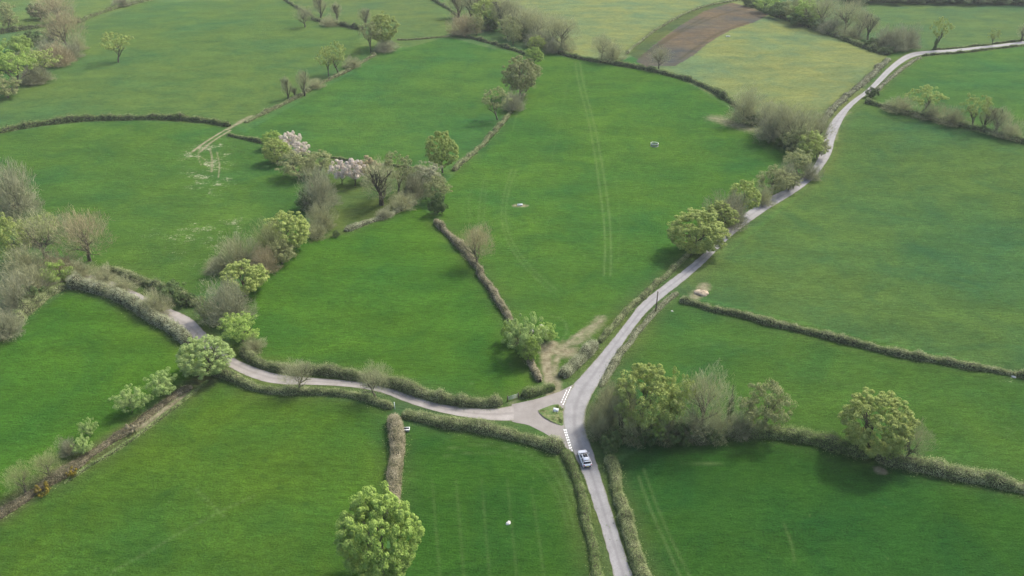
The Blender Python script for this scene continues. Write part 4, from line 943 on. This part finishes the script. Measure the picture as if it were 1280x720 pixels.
    g = G().box((0, -2.235, .55), (.52, .02, .11)); link('number_plate', g.me('number_plate', M['plate']), root)
    g = G().box((0, -1.75, 1.44), (1.1, .22, .03), bev=.05); link('spoiler', g.me('spoiler', M['car_white']), root)
car()

# ------------------------------------------------------------------ small things in the fields and on the verges
M['white'] = plain('white_paint', (.78, .79, .76), .5, var=.08, scale=5)
M['galv'] = plain('galvanised_steel', (.36, .38, .37), .45, metal=.5, var=.15, scale=4)
M['wrap'] = plain('bale_wrap', (.012, .013, .014), .28, spec=.6, var=.2, scale=4)
M['straw'] = plain('bale_end', (.45, .43, .34), .9, var=.3, scale=5)
M['wood'] = plain('weathered_wood', (.11, .085, .06), .85, var=.3, scale=5)
def root_at(name, px, py, label, cat, group=None, rz=0, dz=0):
    P = at(px, py); r = link(name, None, loc=(P[0], P[1], P[2] + dz), label=label, cat=cat, group=group); r.rotation_euler = (0, 0, rz); return r
# white board on the junction island
r = root_at('sign', 693.6, 518.3, 'small white tilted board on two short posts on the grass triangle', 'sign', rz=R(-20), dz=.15)
g = G().box((0, 0, .85), (1.1, .05, .8), bev=.02); bd = link('board', g.me('board', M['white']), r); bd.rotation_euler = (R(-42), 0, 0)
for s in (-.36, .36):
    g = G().box((s, .08, .42), (.08, .08, 1.0), bev=.01); link('post', g.me('post', M['wood']), r)
# white marker post
r = root_at('marker_post', 493.6, 511.5, 'thin white post at the end of the low lane hedge', 'post')
g = G().tube([(0, 0, -.2), (0, 0, 1.75)], .07, 8); link('shaft', g.me('shaft', M['white']), r)
g = G().tube([(0, 0, 1.75), (0, 0, 1.82), (0, 0, 1.86)], [.09, .09, .02], 8); link('cap', g.me('cap', M['white']), r)
# trough by the brown hedge
r = root_at('water_trough', 508, 538.5, 'small white-rimmed trough beside the brown flat-topped hedge', 'trough', rz=R(4))
g = G()
for c_, d_ in (((0, -.36, .3), (1.2, .06, .5)), ((0, .36, .3), (1.2, .06, .5)), ((-.57, 0, .3), (.06, .66, .5)), ((.57, 0, .3), (.06, .66, .5)), ((0, 0, .08), (1.14, .68, .06))): g.box(c_, d_)
link('basin', g.me('basin', M['galv']), r)
g = G()
for c_, d_ in (((0, -.38, .58), (1.34, .13, .06)), ((0, .38, .58), (1.34, .08, .06)), ((-.62, 0, .58), (.08, .63, .06)), ((.62, 0, .58), (.13, .63, .06))): g.box(c_, d_)
link('rim', g.me('rim', M['white']), r)
g = G().box((0, 0, .42), (1.08, .64, .02)); link('water', g.me('water', M['glass']), r)
# telegraph pole
r = root_at('utility_pole', 819.5, 391, 'dark wooden pole on the bank where the road bends', 'pole')
g = G().tube([(0, 0, -.3), (0, 0, 3), (0, 0, 6.2)], [.17, .15, .11], 10); link('shaft', g.me('shaft', M['wood']), r)
g = G().box((0, 0, 5.8), (.7, .09, .09)); link('crossarm', g.me('crossarm', M['wood']), r)
for s in (-.28, .28):
    g = G().tube([(s, 0, 5.84), (s, 0, 5.92), (s, 0, 6.0)], [.04, .05, .03], 8); link('insulator', g.me('insulator', M['white']), r)
# gate between lane hedge and gateway hedge
A = np.array(at(634.5, 501.5)); B = np.array(at(648, 497.5)); c = (A + B) / 2; d = B - A; L = float(np.linalg.norm(d[:2]))
r = link('field_gate', None, loc=tuple(c), label='pale metal bar gate set back from the lane between two hedges', cat='gate'); r.rotation_euler = (0, 0, math.atan2(d[1], d[0]))
g = G()
for z in (.3, .48, .68, .9, 1.15): g.tube([(-L / 2 + .15, 0, z), (L / 2 - .15, 0, z)], .035, 6)
for x in (-L / 2 + .15, 0, L / 2 - .15): g.box((x, 0, .73), (.06, .05, .95))
link('leaf', g.me('leaf', M['galv']), r)
for s in (-1, 1):
    g = G().box((s * L / 2, 0, .65), (.18, .18, 1.6), bev=.02); link('post', g.me('post', M['wood']), r)
# wrapped round bales under the gateway tree
def bale(px, py, rz, label, up=False):
    P = at(px, py); r = link('round_bale', None, loc=P, label=label, cat='bale', group='dark wrapped bales by the muddy gateway'); r.rotation_euler = (0, 0, rz)
    if up: pts = [(0, 0, .0), (0, 0, .08), (0, 0, 1.1), (0, 0, 1.2)]
    else: pts = [(-.6, 0, .62), (-.52, 0, .62), (.52, 0, .62), (.6, 0, .62)]
    g = G().tube(pts, [.54, .64, .64, .54], 22); link('wrap', g.me('wrap', M['wrap'], True), r)
    g = G()
    if up: g.tube([(0, 0, 1.201), (0, 0, 1.22)], [.44, .42], 18)
    else: g.tube([(.601, 0, .62), (.62, 0, .62)], [.44, .42], 18)
    link('end_cap', g.me('end_cap', M['straw']), r)
bale(684.5, 423.5, R(15), 'dark wrapped bale at the edge of the worn ground, out in the open', True)
bale(682, 416.5, R(-30), 'dark wrapped bale just behind the open one, lying on its side')
bale(676.5, 412, R(60), 'dark wrapped bale in the row behind the tree, with a pale end', True)
bale(664.5, 418, R(80), 'dark wrapped bale under the branches of the feathery tree')
# ring feeder
r = root_at('ring_feeder', 818, 182.5, 'pale metal ring feeder in the middle of the central field', 'feeder')
def ring(rad, z, th, n=28): return [(rad * math.cos(2 * math.pi * i / n), rad * math.sin(2 * math.pi * i / n), z) for i in range(n + 1)], th
g = G(); p_, t_ = ring(1.55, 1.15, .07); g.tube(p_, t_, 6, False); link('top_ring', g.me('top_ring', M['white']), r)
g = G(); p_, t_ = ring(1.55, .1, .05); g.tube(p_, t_, 6, False)
n = 28
g.add([(1.55 * math.cos(2 * math.pi * i / n), 1.55 * math.sin(2 * math.pi * i / n), z) for z in (.1, .62) for i in range(n)], [(i, (i + 1) % n, n + (i + 1) % n, n + i) for i in range(n)])
link('skirt', g.me('skirt', M['galv']), r)
g = G()
for i in range(14): a = 2 * math.pi * i / 14; g.tube([(1.55 * math.cos(a), 1.55 * math.sin(a), .6), (1.55 * math.cos(a), 1.55 * math.sin(a), 1.15)], .03, 5)
link('bars', g.me('bars', M['galv']), r)
# small troughs / stones
def trough(px, py, label, sx=1.6, rz=0):
    r = root_at('feed_trough', px, py, label, 'trough', 'pale feed troughs in the fields', rz)
    g = G()
    for c_, d_ in (((0, -.3, .35), (sx, .06, .36)), ((0, .3, .35), (sx, .06, .36)), ((-sx / 2 + .03, 0, .35), (.06, .54, .36)), ((sx / 2 - .03, 0, .35), (.06, .54, .36)), ((0, 0, .2), (sx - .1, .56, .05))): g.box(c_, d_)
    link('basin', g.me('basin', M['white']), r)
    for x in (-sx / 2 + .12, sx / 2 - .12):
        g = G().box((x, 0, .09), (.08, .5, .2)); link('leg', g.me('leg', M['galv']), r)
trough(650, 257, 'pale feed trough on a little worn patch in the central field', 1.7, R(10))
trough(910, 46, 'bright white trough alone on the stubble field by the ploughed plot', 2.4, R(5))
M['stone'] = plain('pale_stone', (.50, .49, .44), .9, var=.2, scale=4)
def lump(name, px, py, r0, label, cat, mat, hgt=.6, sx=1.0, seed=3, group=None):
    P = at(px, py); g = np.random.default_rng(seed); n, m = 20, 9; V = []
    ph = g.uniform(0, 6.28, 5)
    for j in range(m):
        e = j / (m - 1) * math.pi / 2 * 1.08 - .12
        for i in range(n):
            a = 2 * math.pi * i / n; k = 1 + .18 * math.sin(2 * a + ph[0]) + .12 * math.sin(3 * a + ph[1] + 2 * e) + .07 * math.sin(7 * a + ph[2] + 5 * e) + g.normal() * .03
            V.append((r0 * k * math.cos(e) * math.cos(a) * sx, r0 * k * math.cos(e) * math.sin(a), r0 * hgt * math.sin(e) * (1 + .1 * math.sin(5 * a + ph[3]))))
    Fc = [(j * n + i, j * n + (i + 1) % n, (j + 1) * n + (i + 1) % n, (j + 1) * n + i) for j in range(m - 1) for i in range(n)] + [tuple(range((m - 1) * n, m * n))]
    return link(name, mesh(name, V, Fc, mat, smooth=cat != 'stone'), None, P, label, cat, group)
lump('stone', 635.5, 654, .42, 'pale round stone alone in the striped lower field', 'stone', M['stone'], .7, seed=4)
lump('stone', 1267, 471, .40, 'small pale stone under the long thin hedge at the right edge', 'stone', M['stone'], .7, 1.6, seed=5)
lump('stone', 840, 389, .28, 'tiny white stone in the grass near the wooden pole', 'stone', M['stone'], .7, 1.0, seed=6)
M['soilheap'] = plain('soil_heap', (.36, .29, .20), .95, var=.4, scale=1.6)
lump('soil_heap', 877, 367, 1.6, 'pale tipped heap of soil and stones at the hedge end by the road', 'heap', M['soilheap'], .55, 1.0, seed=8)
